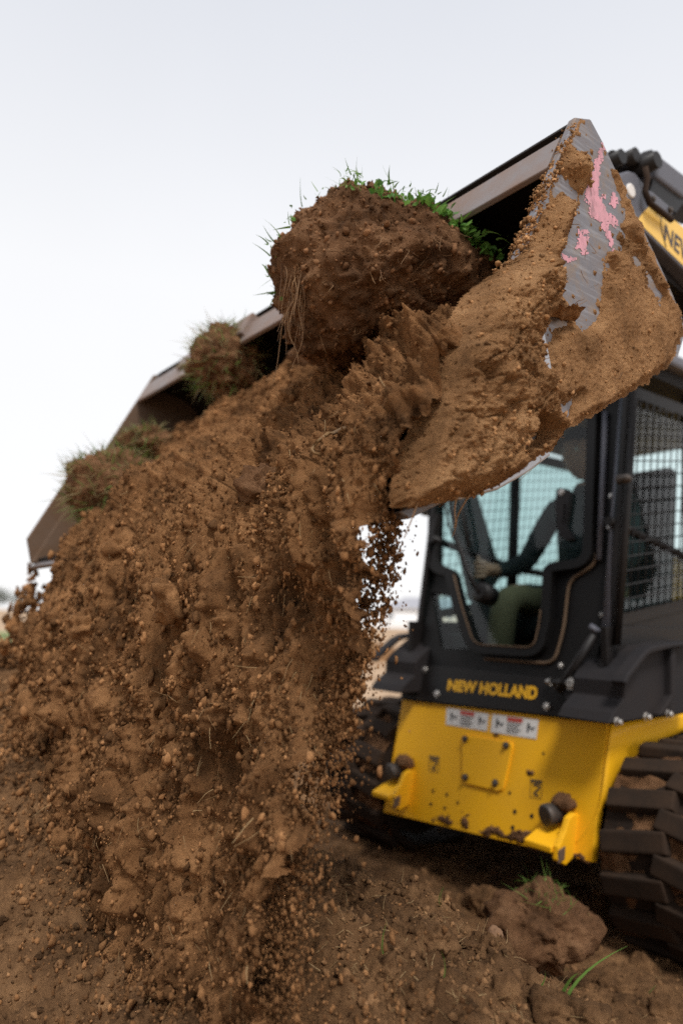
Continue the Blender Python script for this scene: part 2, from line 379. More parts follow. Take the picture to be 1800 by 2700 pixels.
def lettering(name, text, quad, place, mat, parent, bold=0.02):
    """flat letters filling a pixel quad (top-left, top-right, bottom-right, bottom-left)"""
    cu = bpy.data.curves.new('t', 'FONT'); cu.body = text; cu.offset = bold; cu.fill_mode = 'FRONT'; cu.dimensions = '2D'; cu.resolution_u = 4
    o = bpy.data.objects.new('t', cu); COL.objects.link(o); dg = bpy.context.evaluated_depsgraph_get(); dg.update()
    me = o.evaluated_get(dg).to_mesh(); V = np.array([v.co[:] for v in me.vertices]); Fc = [tuple(p.vertices) for p in me.polygons]
    o.evaluated_get(dg).to_mesh_clear(); bpy.data.objects.remove(o)
    x = (V[:, 0] - V[:, 0].min()) / np.ptp(V[:, 0]); y = (V[:, 1] - V[:, 1].min()) / np.ptp(V[:, 1])
    tl, tr_, br, bl = [np.array(q, float) for q in quad]
    px = [(1 - a) * ((1 - b) * bl + b * tl) + a * ((1 - b) * br + b * tr_) for a, b in zip(x, y)]
    return mesh(name, [place(q[0], q[1]) for q in px], Fc, mat, parent)

# ------------------------------------------------------------------ clump prototypes and scatter
def ico(sub):
    bm = bmesh.new(); bmesh.ops.create_icosphere(bm, subdivisions=sub, radius=1.0)
    V = np.array([v.co[:] for v in bm.verts]); Fc = np.array([[v.index for v in f.verts] for f in bm.faces]); bm.free(); return V, Fc
ICO1, ICO2, ICO3, ICO4, ICO5 = ico(1), ico(2), ico(3), ico(4), ico(5)
def protos(base, n, rough, seed):
    rg = np.random.default_rng(seed); o = []
    for k in range(n):
        V = base[0] + 0.0; f = 1 + rough * fbm(V * 1.4 + 31.7 * k + seed, 3, .6)
        o.append(V * f[:, None] * rg.uniform(.72, 1.2, 3))
    return o
PRO_S = protos(ICO1, 14, .95, 1); PRO_M = protos(ICO2, 10, 1.1, 2)
def rand_rot(n, rg):
    q = rg.normal(size=(n, 4)); q /= np.linalg.norm(q, axis=1)[:, None]; w, x, y, z = q.T
    return np.stack([1 - 2 * (y * y + z * z), 2 * (x * y - z * w), 2 * (x * z + y * w), 2 * (x * y + z * w), 1 - 2 * (x * x + z * z), 2 * (y * z - x * w), 2 * (x * z - y * w), 2 * (y * z + x * w), 1 - 2 * (x * x + y * y)], -1).reshape(n, 3, 3)
def clump_geo(P, S, pro, faces, rg, stretch=None):
    n = len(P); R = rand_rot(n, rg); k = rg.integers(0, len(pro), n); pv = np.array(pro)[k]
    V = np.einsum('nij,nvj->nvi', R, pv) * S[:, None, None]
    if stretch is not None:                               # clods drawn out along their fall
        V = V + (V @ stretch)[..., None] * stretch * rg.uniform(0, .9, n)[:, None, None]
    V = V + P[:, None, :]; nv = pv.shape[1]
    Fc = faces[None] + (np.arange(n) * nv)[:, None, None]
    return V.reshape(-1, 3), Fc.reshape(-1, 3), np.repeat(rg.random(n), nv)
def clump_object(name, sets, mat, parent=None, smooth=False, loc=None):
    Vs, Fs, Ts, off = [], [], [], 0
    for V, Fc, T in sets:
        Vs.append(V); Fs.append(Fc + off); Ts.append(T); off += len(V)
    return mesh(name, np.vstack(Vs), np.vstack(Fs), mat, parent, smooth=smooth, tint=np.concatenate(Ts), loc=loc)
def blade_geo(base, direction, length, width, bend, rg, seg=4):
    """grass blades: thin curved strips; arrays of bases and directions"""
    V, Fc, T = [], [], []
    for b, d, ln, w in zip(base, direction, length, width):
        d = d / np.linalg.norm(d); s = np.cross(d, rg.normal(size=3)); s /= np.linalg.norm(s) + 1e-9
        bn = rg.normal(size=3) * bend * ln + np.array([0, 0, -bend * ln * .5]); k0 = len(V); t0 = rg.random()
        for i in range(seg + 1):
            t = i / seg; c = b + d * ln * t + bn * t * t; ww = w * (1 - t ** 1.6) + w * .05
            V += [c - s * ww, c + s * ww]; T += [t0, t0]
        for i in range(seg): a = k0 + 2 * i; Fc.append((a, a + 1, a + 3, a + 2))
    return np.array(V), np.array(Fc), np.array(T)
def strands(name, items, mat, parent=None, loc=None, seg=5):
    """thin round fibres: items of (path, radius)"""
    Vs, Fs, Ts, off = [], [], [], 0
    for path, rad in items:
        n = len(path); V, Fc = tube_geo(path, np.linspace(rad, rad * .45, n), 4, cap=False)
        Vs += list(V); Fs += [tuple(i + off for i in f) for f in Fc]; Ts += [random.random()] * len(V); off += len(V)
    return mesh(name, Vs, np.array(Fs), mat, parent, smooth=True, tint=Ts, loc=loc)
def wiggle(p0, d, ln, rg, amp=.18, n=7):
    d = d / np.linalg.norm(d); a = rg.normal(size=3) * amp * ln; b = rg.normal(size=3) * amp * ln * .6; t = np.linspace(0, 1, n)[:, None]
    return p0 + d * ln * t + a * t * t + b * np.sin(t * 5)

# ================================================================== LOADER
UC = 1.8733                                               # centre line of the loader
base = W3(UC, 2.9, -CAM_Z)
loader = empty('track_loader', base, 'yellow and black compact track loader with its raised bucket tipping out soil', 'loader')
def FPx(pts, d=0.0): return [fp(x, y, d) for x, y in pts]
def SPx(pts, u0): return [sp(x, y, u0) for x, y in pts]

# --- front of the chassis
PT = [(1060, 1845), (1603, 1908), (1560, 2275), (1010, 2142)]
fplate = slab('front_plate', FPx(PT), -FN * 0.03, 'yellow_paint', loader, bevel=0.004)
lo = [np.array(p) for p in [(1560, 2275), (1571, 2250), (1582, 2215), (1594, 2175), (1611, 2133), (1632, 2100), (1658, 2064), (1690, 2028), (1724, 1999), (1753, 1972), (1800, 1944), (1860, 1922)]]
top = [np.array(p) for p in [(1603, 1909), (1612, 1908), (1622, 1906), (1634, 1905), (1648, 1903), (1666, 1900), (1686, 1897), (1708, 1894), (1732, 1891), (1760, 1888), (1800, 1882), (1860, 1873)]]
V = []; K = 9
for a, b in zip(top, lo):
    for k in range(K):
        t = k / (K - 1); q = a * (1 - t) + b * t; p = sp(q[0], q[1], 1.386)
        w = max(0, (t - .5) / .5); V.append(p + UD * (0.0 + .11 * w ** 2.2))
side_g = mesh('side_gusset', V, grid_faces(len(top), K), 'yellow_paint', loader, smooth=True)
sol = side_g.modifiers.new('s', 'SOLIDIFY'); sol.thickness = 0.012; sol.offset = -1
V = [v + UD * 0 for v in V]
# gusset on the far side (mirror about the centre line)
def mirror_u(P):
    P = np.asarray(P, float); uu = P @ UD; return P + np.outer(2 * (UC - uu), UD)
g2 = mesh('side_gusset', mirror_u(V), grid_faces(len(top), K), 'yellow_paint', loader, smooth=True)
# --- hatch cover
HT = round_poly([(1220, 1938), (1356, 1959), (1327, 2090), (1221, 2065)], 16)
hatch = slab('hatch_cover', FPx(HT, 0.008), -FN * 0.010, 'yellow_paint', loader, bevel=0.002)
def bolt(c, axis, rad, h, mat, parent, name='bolt'):
    axis = np.asarray(axis, float); axis = axis / np.linalg.norm(axis)
    x = np.cross(axis, ZD if abs(axis[2]) < .9 else RD); x /= np.linalg.norm(x); y = np.cross(axis, x)
    V, Fc = [], []
    for rr, hh in ((1.45, 0), (1.45, .18), (1.0, .2), (1.0, .85), (.8, 1.0)):
        for k in range(6 if rr < 1.3 else 6):
            an = k * PI / 3; V.append(c + axis * h * hh + rad * rr * (x * math.cos(an) + y * math.sin(an)))
    for i in range(4):
        for k in range(6): a, b = i * 6 + k, i * 6 + (k + 1) % 6; Fc.append((a, b, b + 6, a + 6))
    Fc.append(tuple(24 + k for k in range(6))); return mesh(name, V, Fc, mat, parent)
for q in [(1230, 1950), (1338, 1967), (1231, 2051), (1310, 2066)]: bolt(fp(*q, .0085), FN, .010, .012, 'bolt_dark', hatch)
# --- holes and scrapes in the plate
Z7 = lambda x, y: (1000 + x * .3827, 1900 + y * .3827)
for x, y, rr in [(370, 487, .007), (465, 512, .007), (355, 578, .007), (450, 605, .007), (540, 567, .006), (898, 500, .006), (933, 630, .008), (1050, 660, .008), (918, 740, .008), (1027, 368, .006), (1130, 228, .005)]:
    c = fp(*Z7(x, y), .0012); V = [c]; e1 = UD; e2 = np.cross(FN, UD)
    V += [c + rr * (math.cos(a) * e1 + math.sin(a) * e2) for a in np.linspace(0, 2 * PI, 14)[:-1]]
    mesh('bolt_hole', V, [(0, 1 + (i + 1) % 13, 1 + i) for i in range(13)], 'hole_black', fplate)
# --- mud stuck along the lower edge of the plate (a thin crust)
def crust(name, polys, place, nrm, thick, mat, parent, step=4, ragged=7.0, seed=0, bare=(), cuts=0.0, pxscale=.05):
    """soil crust lying on a face: pixel polygons, thickness in metres"""
    allp = np.vstack([np.array(p) for p in polys]); x0, y0 = allp.min(0) - 8; x1, y1 = allp.max(0) + 8
    X, Y = np.meshgrid(np.arange(x0, x1, step), np.arange(y0, y1, step), indexing='ij')
    d = np.max([pdist(X, Y, p) for p in polys], axis=0)
    for b in bare: d = np.minimum(d, -pdist(X, Y, b))
    PX = np.stack([X.ravel(), Y.ravel(), np.full(X.size, seed * 5.1)], -1)
    d = d + ragged * (fbm(PX * pxscale * [1, 1, 1], 4, .6) - cuts).reshape(X.shape)
    return X, Y, d, PX
def crust_mesh(name, X, Y, T, place, nrm, mat, parent, keep, smooth=True):
    P = np.array([place(x, y) for x, y in zip(X.ravel(), Y.ravel())]); P = P + np.outer(T.ravel(), nrm)
    Fc = grid_faces(*X.shape); kf = keep.ravel()[Fc].any(1); Fc = Fc[kf]
    used = np.unique(Fc); mp = np.full(len(P), -1); mp[used] = np.arange(len(used))
    return mesh(name, P[used], mp[Fc], mat, parent, smooth=smooth)
mudp = [[Z7(*q) for q in P] for P in [[(880, 800), (930, 760), (1000, 770), (1040, 740), (1050, 800), (1000, 850), (900, 830)], [(570, 730), (580, 640), (605, 650), (610, 740)], [(380, 690), (440, 655), (520, 700), (540, 720), (420, 705)],
        [(1000, 850), (1200, 900), (1230, 940), (980, 850)], [(700, 770), (760, 720), (840, 760), (860, 800), (760, 790)], [(1020, 350), (1045, 360), (1035, 385)], [(800, 95), (850, 110), (858, 150), (830, 130)], [(1290, 930), (1330, 900), (1400, 950), (1440, 985), (1330, 960)]]]
X, Y, d, PX = crust('mud', mudp, fp, FN, .01, '', None, step=2.5, ragged=14, seed=2, pxscale=.06)
crust_mesh('mud_crust', X, Y, np.clip(d / 9, -1, 1) * .007, fp, FN, 'soil_dark', fplate, d > 0)['kind'] = 'stuff'
# --- warning decals
def decal(TL, TR, BR, BL, first):
    q = [TL, TR, BR, BL]; o = mesh('warning_decal', FPx(q, .0016), [(0, 1, 2, 3)], 'decal_white', loader)
    TLa, TRa, BRa, BLa = map(np.array, q)
    def at(a, b): return tuple((TLa * (1 - a) + TRa * a) * (1 - b) + (BLa * (1 - a) + BRa * a) * b)
    def rect(a0, b0, a1, b1, mat, name, d=.0026): mesh(name, FPx([at(a0, b0), at(a1, b0), at(a1, b1), at(a0, b1)], d), [(0, 1, 2, 3)], mat, o)
    rect(.33, .05, .66, .28, 'decal_red', 'header_bar')
    for k in range(4): rect(.34, .36 + k * .15, .64 - .05 * (k % 2), .42 + k * .15, 'decal_black', 'text_line')
    for cx in (.16, .83):
        for pts in ([(-.06, -.2), (-.03, -.25), (.0, -.1), (.05, -.05), (.03, .02), (-.02, 0), (-.01, .2), (-.05, .2)], [(.03, .05), (.09, -.1), (.11, -.05), (.06, .12)]):
            pp = [at(cx + a, .5 + b * 1.2) for a, b in pts]; mesh('pictogram', FPx(pp, .0026), [tuple(range(len(pp)))], 'decal_black', o)
    rect(.02, .05, .31, .95, 'decal_white', 'panel', .0021); rect(.68, .05, .98, .95, 'decal_white', 'panel', .0021)
decal((1178, 1866), (1290, 1883), (1284, 1929), (1175, 1911), True)
decal((1298, 1883), (1421, 1899), (1414, 1950), (1293, 1931), False)
# --- tie-down marks: a small line of print over a hook sign
for (cx, cy, k) in [(1145, 2017, .85), (1414, 2083, 1.0)]:
    o = mesh('hook_mark', FPx([(cx - 16 * k, cy - 28 * k), (cx + 16 * k, cy - 24 * k), (cx + 15 * k, cy - 17 * k), (cx - 16 * k, cy - 21 * k)], .0014), [(0, 1, 2, 3)], 'decal_black', loader)
    hook = [(-7, -9), (0, -15), (8, -10), (7, -2), (0, 4), (-6, 9), (-2, 15), (6, 14)]
    for a, b in zip(hook[:-1], hook[1:]):
        a, b = np.array(a) * k, np.array(b) * k; t = b - a; n = np.array([-t[1], t[0]]) / np.linalg.norm(t) * 2.6 * k; c = np.array([cx, cy])
        mesh('hook_stroke', FPx([c + a + n, c + b + n, c + b - n, c + a - n], .0014 + .0002 * (hook.index(tuple((a / k).round().astype(int))) % 2)), [(0, 1, 2, 3)], 'decal_black', o)
    bx = [(-15, -17), (15, -14), (13, 24), (-16, 20)]
    for i in range(4):
        a, b = np.array(bx[i]) * k, np.array(bx[(i + 1) % 4]) * k; c = np.array([cx, cy]); t = b - a; n = np.array([-t[1], t[0]]) / np.linalg.norm(t) * .7
        mesh('frame_line', FPx([c + a + n, c + b + n, c + b - n, c + a - n], .0013), [(0, 1, 2, 3)], 'decal_black', o)
# --- step brackets with a round pin, mud on top
def bracket(us, zs):
    def L3(du, df, dz):
        du, df, dz = du * .82, df * .74 + (.0 if df > 0 else 0), dz * .80
        return W3(us - du, FR0 + LEAN * (zs - FZ0) - df + .0 + LEAN * dz, zs + dz)   # du to the near side, df forwards
    tray = [L3(-.075, .0, -.01), L3(-.075, .13, -.055), L3(.055, .13, -.055), L3(.055, .0, -.01)]
    br = slab('step_bracket', tray, -ZD * .02, 'yellow_paint', loader, bevel=.004)
    ear = [L3(.055, -.01, .05), L3(.055, .03, .062), L3(.055, .07, .045), L3(.055, .085, .0), L3(.055, .12, -.05), L3(.055, .115, -.10), L3(.055, .05, -.125), L3(.055, -.01, -.10)]
    slab('ear', ear, -UD * .022, 'yellow_paint', br, bevel=.005)
    pad = [L3(.078, .075, -.05), L3(.078, .12, -.06), L3(.078, .112, -.11), L3(.078, .07, -.10)]
    slab('scuffed_toe', pad, -UD * .006, 'muddy_steel', br, bevel=.003)
    c0 = L3(.0, -.01, .045); ax = (W3(0, -.8, -.45) - W3(0, 0, 0)); ax = ax / np.linalg.norm(ax) * 1.0
    ax = -RD * .8 + UD * .25 - ZD * .1; ax /= np.linalg.norm(ax)
    rr = .036; prof = [(0, rr * .9), (.038, rr * .9), (.040, rr), (.066, rr), (.070, rr * .95), (.071, rr * .8), (.0712, 0.002)]
    path = [c0 + ax * t for t, _ in prof]; V, Fc = tube_geo(path, [p[1] for p in prof], 22); mesh('pin', V, Fc, 'bolt_dark', br, smooth=True)
    n = ICO3[0]; f = 1 + .35 * fbm(n * 1.6 + us * 9, 4, .6); mc = L3(.02, .02, .085)
    mesh('mud_lump', mc + (n * f[:, None]) @ np.array([UD * .042, RD * .03, ZD * .032]), ICO3[1], 'soil_dark', br, smooth=True)
bracket(1.52, -.655); bracket(2.285, -.655)

# --- black band with the maker's name
BD = [(1062, 1843), (1066, 1775), (1108, 1752), (1400, 1785), (1512, 1800), (1560, 1804), (1602, 1905)]
band = slab('front_band', FPx(BD, .012), -FN * .05, 'black_paint', loader, bevel=.003)
lettering('lettering', 'NEW HOLLAND', [(1188, 1793), (1424, 1812), (1420, 1848), (1184, 1823)], lambda x, y: fp(x, y, .0135), 'letter_yellow', band, bold=.05)
for q in [(1446, 1865), (1551, 1877), (1157, 1832), (1125, 1768)]: bolt(fp(*q, .0125), FN, .011, .010, 'bolt_steel', band)

# --- cab front: frame with openings
DG = round_poly([(1172, 1060), (1163, 1400), (1160, 1494), (1204, 1502), (1228, 1600), (1262, 1704), (1420, 1714), (1436, 1640), (1444, 1492), (1546, 1478), (1560, 1040)], 26, 6)
DO = offset_poly(DG, 24)
LW = round_poly([(1135, 1562), (1206, 1568), (1241, 1710), (1162, 1711)], 8)
CF = [(1108, 1755), (1121, 1640), (1150, 1335), (1182, 1012), (1650, 960), (1642, 1080), (1592, 1690), (1580, 1700), (1562, 1806), (1512, 1802), (1400, 1787)]
cabf = slab('cab_front_frame', FPx(CF), -FN * .05, 'door_black', loader, holes=[FPx(DO), FPx(LW)], bevel=0)
door = slab('door', FPx(DO, .030), -FN * .045, 'door_black', loader, holes=[FPx(DG, .030)], bevel=.006)
mesh('pane', FPx(DG, .006), [tuple(range(len(DG)))], 'glass', door)
lwp = mesh('lower_pane', FPx(LW, -.01), [tuple(range(len(LW)))], 'glass', loader)
def seal(name, pts, d, rad, mat, parent): return tube(name, FPx(pts, d), rad, mat, parent, 6)
seal('pane_seal', [p for p in DG if p[1] > 1520][:], .031, .0035, 'dust_seal', door)
OS = round_poly([(1582, 1100), (1574, 1490), (1502, 1530), (1488, 1660), (1462, 1752), (1300, 1740), (1256, 1736)], 30, 6)[6:-6]
seal('door_seal', OS, .006, .006, 'dust_seal', door)
seal('door_seal', [(1600, 1090), (1592, 1300), (1583, 1480)], .012, .011, 'arm_grey', door)
for q in [(1611, 1308), (1606, 1390), (1587, 1622), (1478, 1756)]: bolt(fp(*q, .0005), FN, .008, .008, 'bolt_steel', cabf)
# door handle
hd = slab('door_handle', FPx(round_poly([(1478, 1292), (1512, 1296), (1510, 1330), (1500, 1395), (1516, 1410), (1522, 1428), (1496, 1430), (1478, 1404), (1474, 1340)], 10), .028), -FN * .03, 'grey_plastic', door, holes=[FPx(round_poly([(1503, 1335), (1498, 1390), (1494, 1388), (1497, 1335)], 2, 3), .028)], bevel=.006)
bolt(fp(1491, 1305, .0285), FN, .010, .008, 'bolt_steel', door)
# wiper
tube('wiper_arm', FPx([(1283, 1572), (1255, 1510), (1222, 1420), (1205, 1330)], .055), .007, 'black_paint', door)
tube('wiper_arm', FPx([(1270, 1560), (1240, 1490), (1202, 1390), (1186, 1300)], .050), .006, 'black_paint', door)
tube('wiper_blade', FPx([(1250, 1450), (1228, 1330), (1216, 1260)], .035), .008, 'black_paint', door)
cw = fp(1286, 1570, .03); tube('wiper_motor', [cw - FN * .05, cw + FN * .02, cw + FN * .022], [.042, .042, .02], 'black_paint', door, 18)
# left corner fittings and mirror bracket
box('hinge', fp(1158, 1395, .03), UD * .02, FN * .02, np.cross(FN, UD) * .06, 'black_paint', cabf)
box('hinge', fp(1135, 1345, .02), UD * .03, FN * .02, np.cross(FN, UD) * .03, 'black_paint', cabf)
# --- near corner posts
def fpost(p0, p1, d, rad, mat, name='corner_post'): return tube(name, FPx([p0, p1], d), rad, mat, loader, 12)
fpost((1652, 1030), (1602, 1690), .012, .017, 'arm_grey')
tube('corner_post', SPx([(1672, 1030), (1655, 1300), (1625, 1700)], 1.375), .014, 'black_paint', loader, 12)
knob = sp(1650, 1262, 1.35); tube('latch_knob', [knob + UD * .03, knob, knob - UD * .012, knob - UD * .02], [.018, .018, .014, .006], 'bolt_dark', loader, 12)
# --- side windows: frame, glass and wire screen (near and far)
def side_window(u0, s):
    # leaning grid: posts lean back, cross wires rise to the rear
    def G(i, j): return W3(u0, 2.275 + i + .163 * j, .03 + j + .15 * i)
    H, Wd = .80, 1.15
    o = slab('side_window', [G(-.03, -.04), G(Wd + .03, -.04), G(Wd + .03, H + .05 - .15 * Wd), G(-.03, H + .05)], UD * .02 * s, 'black_paint', loader, holes=[[G(.012, 0), G(Wd, 0), G(Wd, H - .15 * Wd), G(.012, H)]])
    mesh('pane', [g + UD * .03 * s for g in [G(-.02, -.03), G(Wd, -.03), G(Wd, H - .15 * Wd), G(-.02, H)]], [(0, 1, 2, 3)], 'glass_side', o)
    n = 24
    for k in range(1, n):
        i = Wd * k / n; tube('screen_wire', [G(i, 0) - UD * .008 * s, G(i, H - .15 * i) - UD * .008 * s], .0026 if s > 0 else .0019, 'wire_black', o, 5)
    j = .05
    while j < H - .02:
        i1 = min(Wd, (H - j) / .15 if j > H - .15 * Wd else Wd); tube('screen_wire', [G(0, j) - UD * .012 * s, G(i1, j) - UD * .012 * s], .0026 if s > 0 else .0019, 'wire_black', o, 5); j += .05
    # slanted door track bar inside
    return o
side_window(1.392, 1); side_window(2.352, -1)
# middle pillars and rear of the cab
for u0 in (1.43, 2.315):
    tube('pillar', [W3(u0, 2.83, -.05), W3(u0, 2.90, .95)], .025, 'black_paint', loader, 10)
    tube('pillar', [W3(u0, 3.50, -.3), W3(u0, 3.55, .95)], .035, 'black_paint', loader, 10)
    tube('waist_rail', [W3(u0, 2.29, .36), W3(u0, 2.85, .26), W3(u0, 3.5, .22)], .018, 'black_paint', loader, 8)
box('cab_floor', W3(UC, 2.9, -.42), UD * .47, RD * .68, ZD * .02, 'seat_black', loader)
box('cab_rear_wall', W3(UC, 3.55, -.15), UD * .47, RD * .02, ZD * .28, 'seat_black', loader)
for u0 in (1.40, 2.345): box('cab_side_wall', W3(u0, 2.88, -.20), UD * .012, RD * .69, ZD * .19, 'black_paint', loader)
rz = .985
roof = slab('roof', [W3(1.33, 2.40, rz), W3(1.36, 2.36, rz), W3(2.39, 2.36, rz), W3(2.42, 2.40, rz), W3(2.42, 3.7, rz - .02), W3(1.33, 3.7, rz - .02)], ZD * .055, 'roof_grey', loader, bevel=.015)
slab('roof_lining', [W3(1.37, 2.42, rz - .002), W3(2.38, 2.42, rz - .002), W3(2.38, 3.65, rz - .022), W3(1.37, 3.65, rz - .022)], -ZD * .05, 'seat_black', roof)
# --- fenders
FE = [(1645, 1799), (1655, 1779), (1701, 1718), (1719, 1705), (1767, 1695), (1830, 1690), (1830, 1876), (1740, 1891), (1606, 1909), (1617, 1881), (1645, 1843)]
fpts = SPx(FE, 1.30)
def inner_arch(u0): return SPx([(1668, 1793), (1712, 1735), (1740, 1716), (1768, 1712), (1768, 1830), (1738, 1862), (1668, 1852)], u0)
fen = slab('fender', fpts, UD * .19, 'grey_plastic', loader, bevel=.008)
led = SPx([(1645, 1799), (1655, 1779), (1701, 1718), (1719, 1705), (1767, 1695), (1830, 1690), (1830, 1702), (1768, 1710), (1722, 1722), (1706, 1732), (1662, 1790), (1652, 1810)], 1.26)
slab('fender_lip', led, UD * .05, 'grey_plastic', fen, bevel=.006)
slab('fender_rib', SPx([(1770, 1712), (1782, 1712), (1782, 1840), (1748, 1888), (1738, 1886), (1770, 1836)], 1.275), UD * .03, 'grey_plastic', fen, bevel=.006)
fen2 = slab('fender', mirror_u(fpts), -UD * .19, 'grey_plastic', loader, bevel=.008)
slab('fender_lip', mirror_u(led), -UD * .05, 'grey_plastic', fen2, bevel=.006)
for q in [(1623, 1903), (1700, 1890), (1757, 1882)]: bolt(sp(*q, 1.298), -UD, .010, .02, 'bolt_steel', fen)
# black panel between cab window and fender
slab('side_panel', SPx([(1600, 1700), (1634, 1640), (1830, 1592), (1830, 1760), (1640, 1840), (1580, 1820)], 1.40), UD * .02, 'black_paint', loader)
# gas strut and its bracket at the corner of the band
tube('gas_strut', FPx([(1492, 1830), (1535, 1765), (1586, 1682)], .045), .016, 'black_paint', loader, 12)
tube('gas_strut', FPx([(1582, 1672), (1590, 1662)], .045), .02, 'arm_grey', loader, 12)
sb = slab('strut_bracket', FPx(round_poly([(1512, 1800), (1548, 1800), (1550, 1850), (1540, 1866), (1518, 1862), (1508, 1830)], 10), .05), -FN * .05, 'grey_plastic', loader, bevel=.006)
tube('bracket_pin', [fp(1478, 1806, .04), fp(1530, 1810, .05)], .015, 'black_paint', sb, 14)
bolt(fp(1530, 1812, .052), FN, .017, .012, 'bolt_steel', sb); bolt(fp(1466, 1803, .03), -UD * -1, .010, .02, 'bolt_steel', sb)

# --- tracks
def track_path(s):
    Rr, ca, cb, zc = .29, 2.37, 3.55, -.71
    L1 = cb - ca; tot = 2 * L1 + 2 * PI * Rr; s = s % tot
    if s < L1: return cb - s, zc + Rr, 0.0, 1.0                   # along the top towards the front
    s -= L1
    if s < PI * Rr: a = PI / 2 + s / Rr; return ca + Rr * math.cos(a), zc + Rr * math.sin(a), math.cos(a), math.sin(a)
    s -= PI * Rr
    if s < L1: return ca + s, zc - Rr, 0.0, -1.0
    s -= L1; a = -PI / 2 + s / Rr; return cb + Rr * math.cos(a), zc + Rr * math.sin(a), math.cos(a), math.sin(a)
TOT = 2 * 1.18 + 2 * PI * .29
lugV = [(x, y, z) for x, y, z in [(-.036, -1, 0), (.036, -1, 0), (.036, 1, 0), (-.036, 1, 0), (-.030, -.96, 1), (.030, -.96, 1), (.030, .96, 1), (-.030, .96, 1)]]
lug_me = bpy.data.meshes.new('track_lug')
lug_me.from_pydata([(x, y * .108, z * .036) for x, y, z in lugV], [], [(3, 2, 1, 0), (4, 5, 6, 7), (0, 1, 5, 4), (1, 2, 6, 5), (2, 3, 7, 6), (3, 0, 4, 7)]); lug_me.materials.append(MATS['lug_rubber'])
_bm = bmesh.new(); _bm.from_mesh(lug_me); bmesh.ops.bevel(_bm, geom=[e for e in _bm.edges], offset=.007, segments=2, affect='EDGES', profile=.6); _bm.to_mesh(lug_me); _bm.free()
def build_track(u0, u1):
    n = 90; V = []; th = .028
    for k in range(n):
        r, z, nr, nz = track_path(TOT * k / n)
        for (uu, off) in ((u0, -.0), (u1, -.0), (u1, -th), (u0, -th)): V.append(W3(uu, r + nr * off, z + nz * off))
    Fc = []
    for k in range(n):
        a, b = 4 * k, 4 * ((k + 1) % n)
        for j in range(4): Fc.append((a + j, a + (j + 1) % 4, b + (j + 1) % 4, b + j))
    loc = W3((u0 + u1) / 2, 2.96, -CAM_Z)
    o = mesh('track', V, Fc, 'rubber', loader, loc=loc); fixnormals(o)
    P = 36
    for k in range(P):
        for h in (0, 1):
            s = TOT * (k + (.5 if h else 0)) / P; r, z, nr, nz = track_path(s); r2, z2, _, _ = track_path(s + .01)
            T = (W3(0, r2, z2) - W3(0, r, z)); T /= np.linalg.norm(T); Nn = RD * nr + ZD * nz; Nn /= np.linalg.norm(Nn); B = np.cross(Nn, T)
            c = W3(u0 + (.112 if h == 0 else u1 - u0 - .112), r, z) - Nn * .001
            g = bpy.data.objects.new('track_lug', lug_me); link(g, o)
            M = Matrix.Identity(4); tilt = .18 * (1 if h else -1) + random.uniform(-.03, .03); T2 = T * math.cos(tilt) + B * math.sin(tilt); B2 = np.cross(Nn, T2)
            for i in range(3): M[i][0], M[i][1], M[i][2], M[i][3] = T2[i], B2[i], Nn[i], c[i] - loc[i]
            g.matrix_local = M
    for rc, zc, rr in ((2.37, -.71, .24), (3.55, -.71, .24), (2.75, -.86, .11), (3.0, -.86, .11), (3.25, -.86, .11)):
        path = [W3(u0 + .06, rc, zc), W3(u1 - .06, rc, zc)]; tube('idler_wheel' if rr > .2 else 'roller', path, rr, 'rubber', o, 20)
    return o
def track_mud(u0, u1, o, seed):
    ns, nw = 260, 46; S_ = np.linspace(.55, 2.6, ns); Wd = np.linspace(u0 + .004, u1 - .004, nw); V = []
    q = np.stack(np.meshgrid(S_, Wd, indexing='ij'), -1).reshape(-1, 2); Q = np.column_stack([q, np.full(len(q), seed)])
    h = .002 + .026 * fbm(Q * [6, 6, 1], 4, .6) + .014 * np.maximum(0, lumps(Q, .05) - .2) + .004 * fbm(Q * 50, 3)
    for (s_, w_), hh in zip(q, h):
        r, z, nr, nz = track_path(s_); V.append(W3(w_, r + nr * hh, z + nz * hh))
    mesh('packed_mud', V, grid_faces(ns, nw), 'soil_dark', o, smooth=True)
t1 = build_track(.965, 1.355); track_mud(.965, 1.355, t1, 3.3)
t2 = build_track(2.39, 2.78); track_mud(2.39, 2.78, t2, 8.8)
box('undercarriage', W3(UC, 3.0, -.60), UD * .46, RD * .75, ZD * .15, 'black_paint', loader)
box('engine_deck', W3(UC, 3.95, -.05), UD * .70, RD * .42, ZD * .42, 'yellow_paint', loader, bevel=.04)

# --- lift arms
Z8 = lambda x, y: (1550 + x * .170, 380 + y * .170)
def arm(u0, u1, near):
    prof_px = [(1610, 500), (1622, 470), (1638, 453), (1656, 448), (1676, 455), (1711, 499), (1800, 601), (1900, 716), (2050, 888), (2050, 1000), (1900, 818), (1800, 708), (1700, 612), (1640, 560)]
    pr = [on_u(x, y, 1.02) for x, y in prof_px]
    b8, b9 = pr[8], pr[9]; pr[9:9] = [(b8[0] + .36, b8[1] - .80), (b9[0] + .24, b9[1] - .78)]      # the arm bends down to its rear pivot
    o = slab('lift_arm', [W3(u0, r, z) for r, z in pr], UD * (u1 - u0), 'arm_grey', loader, bevel=.008)
    # black piece set in below the arm
    w = [on_u(x, y, 1.06) for x, y in [(1700, 612), (1800, 708), (1900, 818), (1900, 890), (1800, 771), (1754, 734), (1711, 660)]]
    slab('arm_lower', [W3(u0 + .04, r, z) for r, z in w], UD * (u1 - u0 - .05), 'black_paint', o)
    return o, pr
arm_o, apr = arm(1.02, 1.14, True); arm2, _ = arm(2.60, 2.72, False)
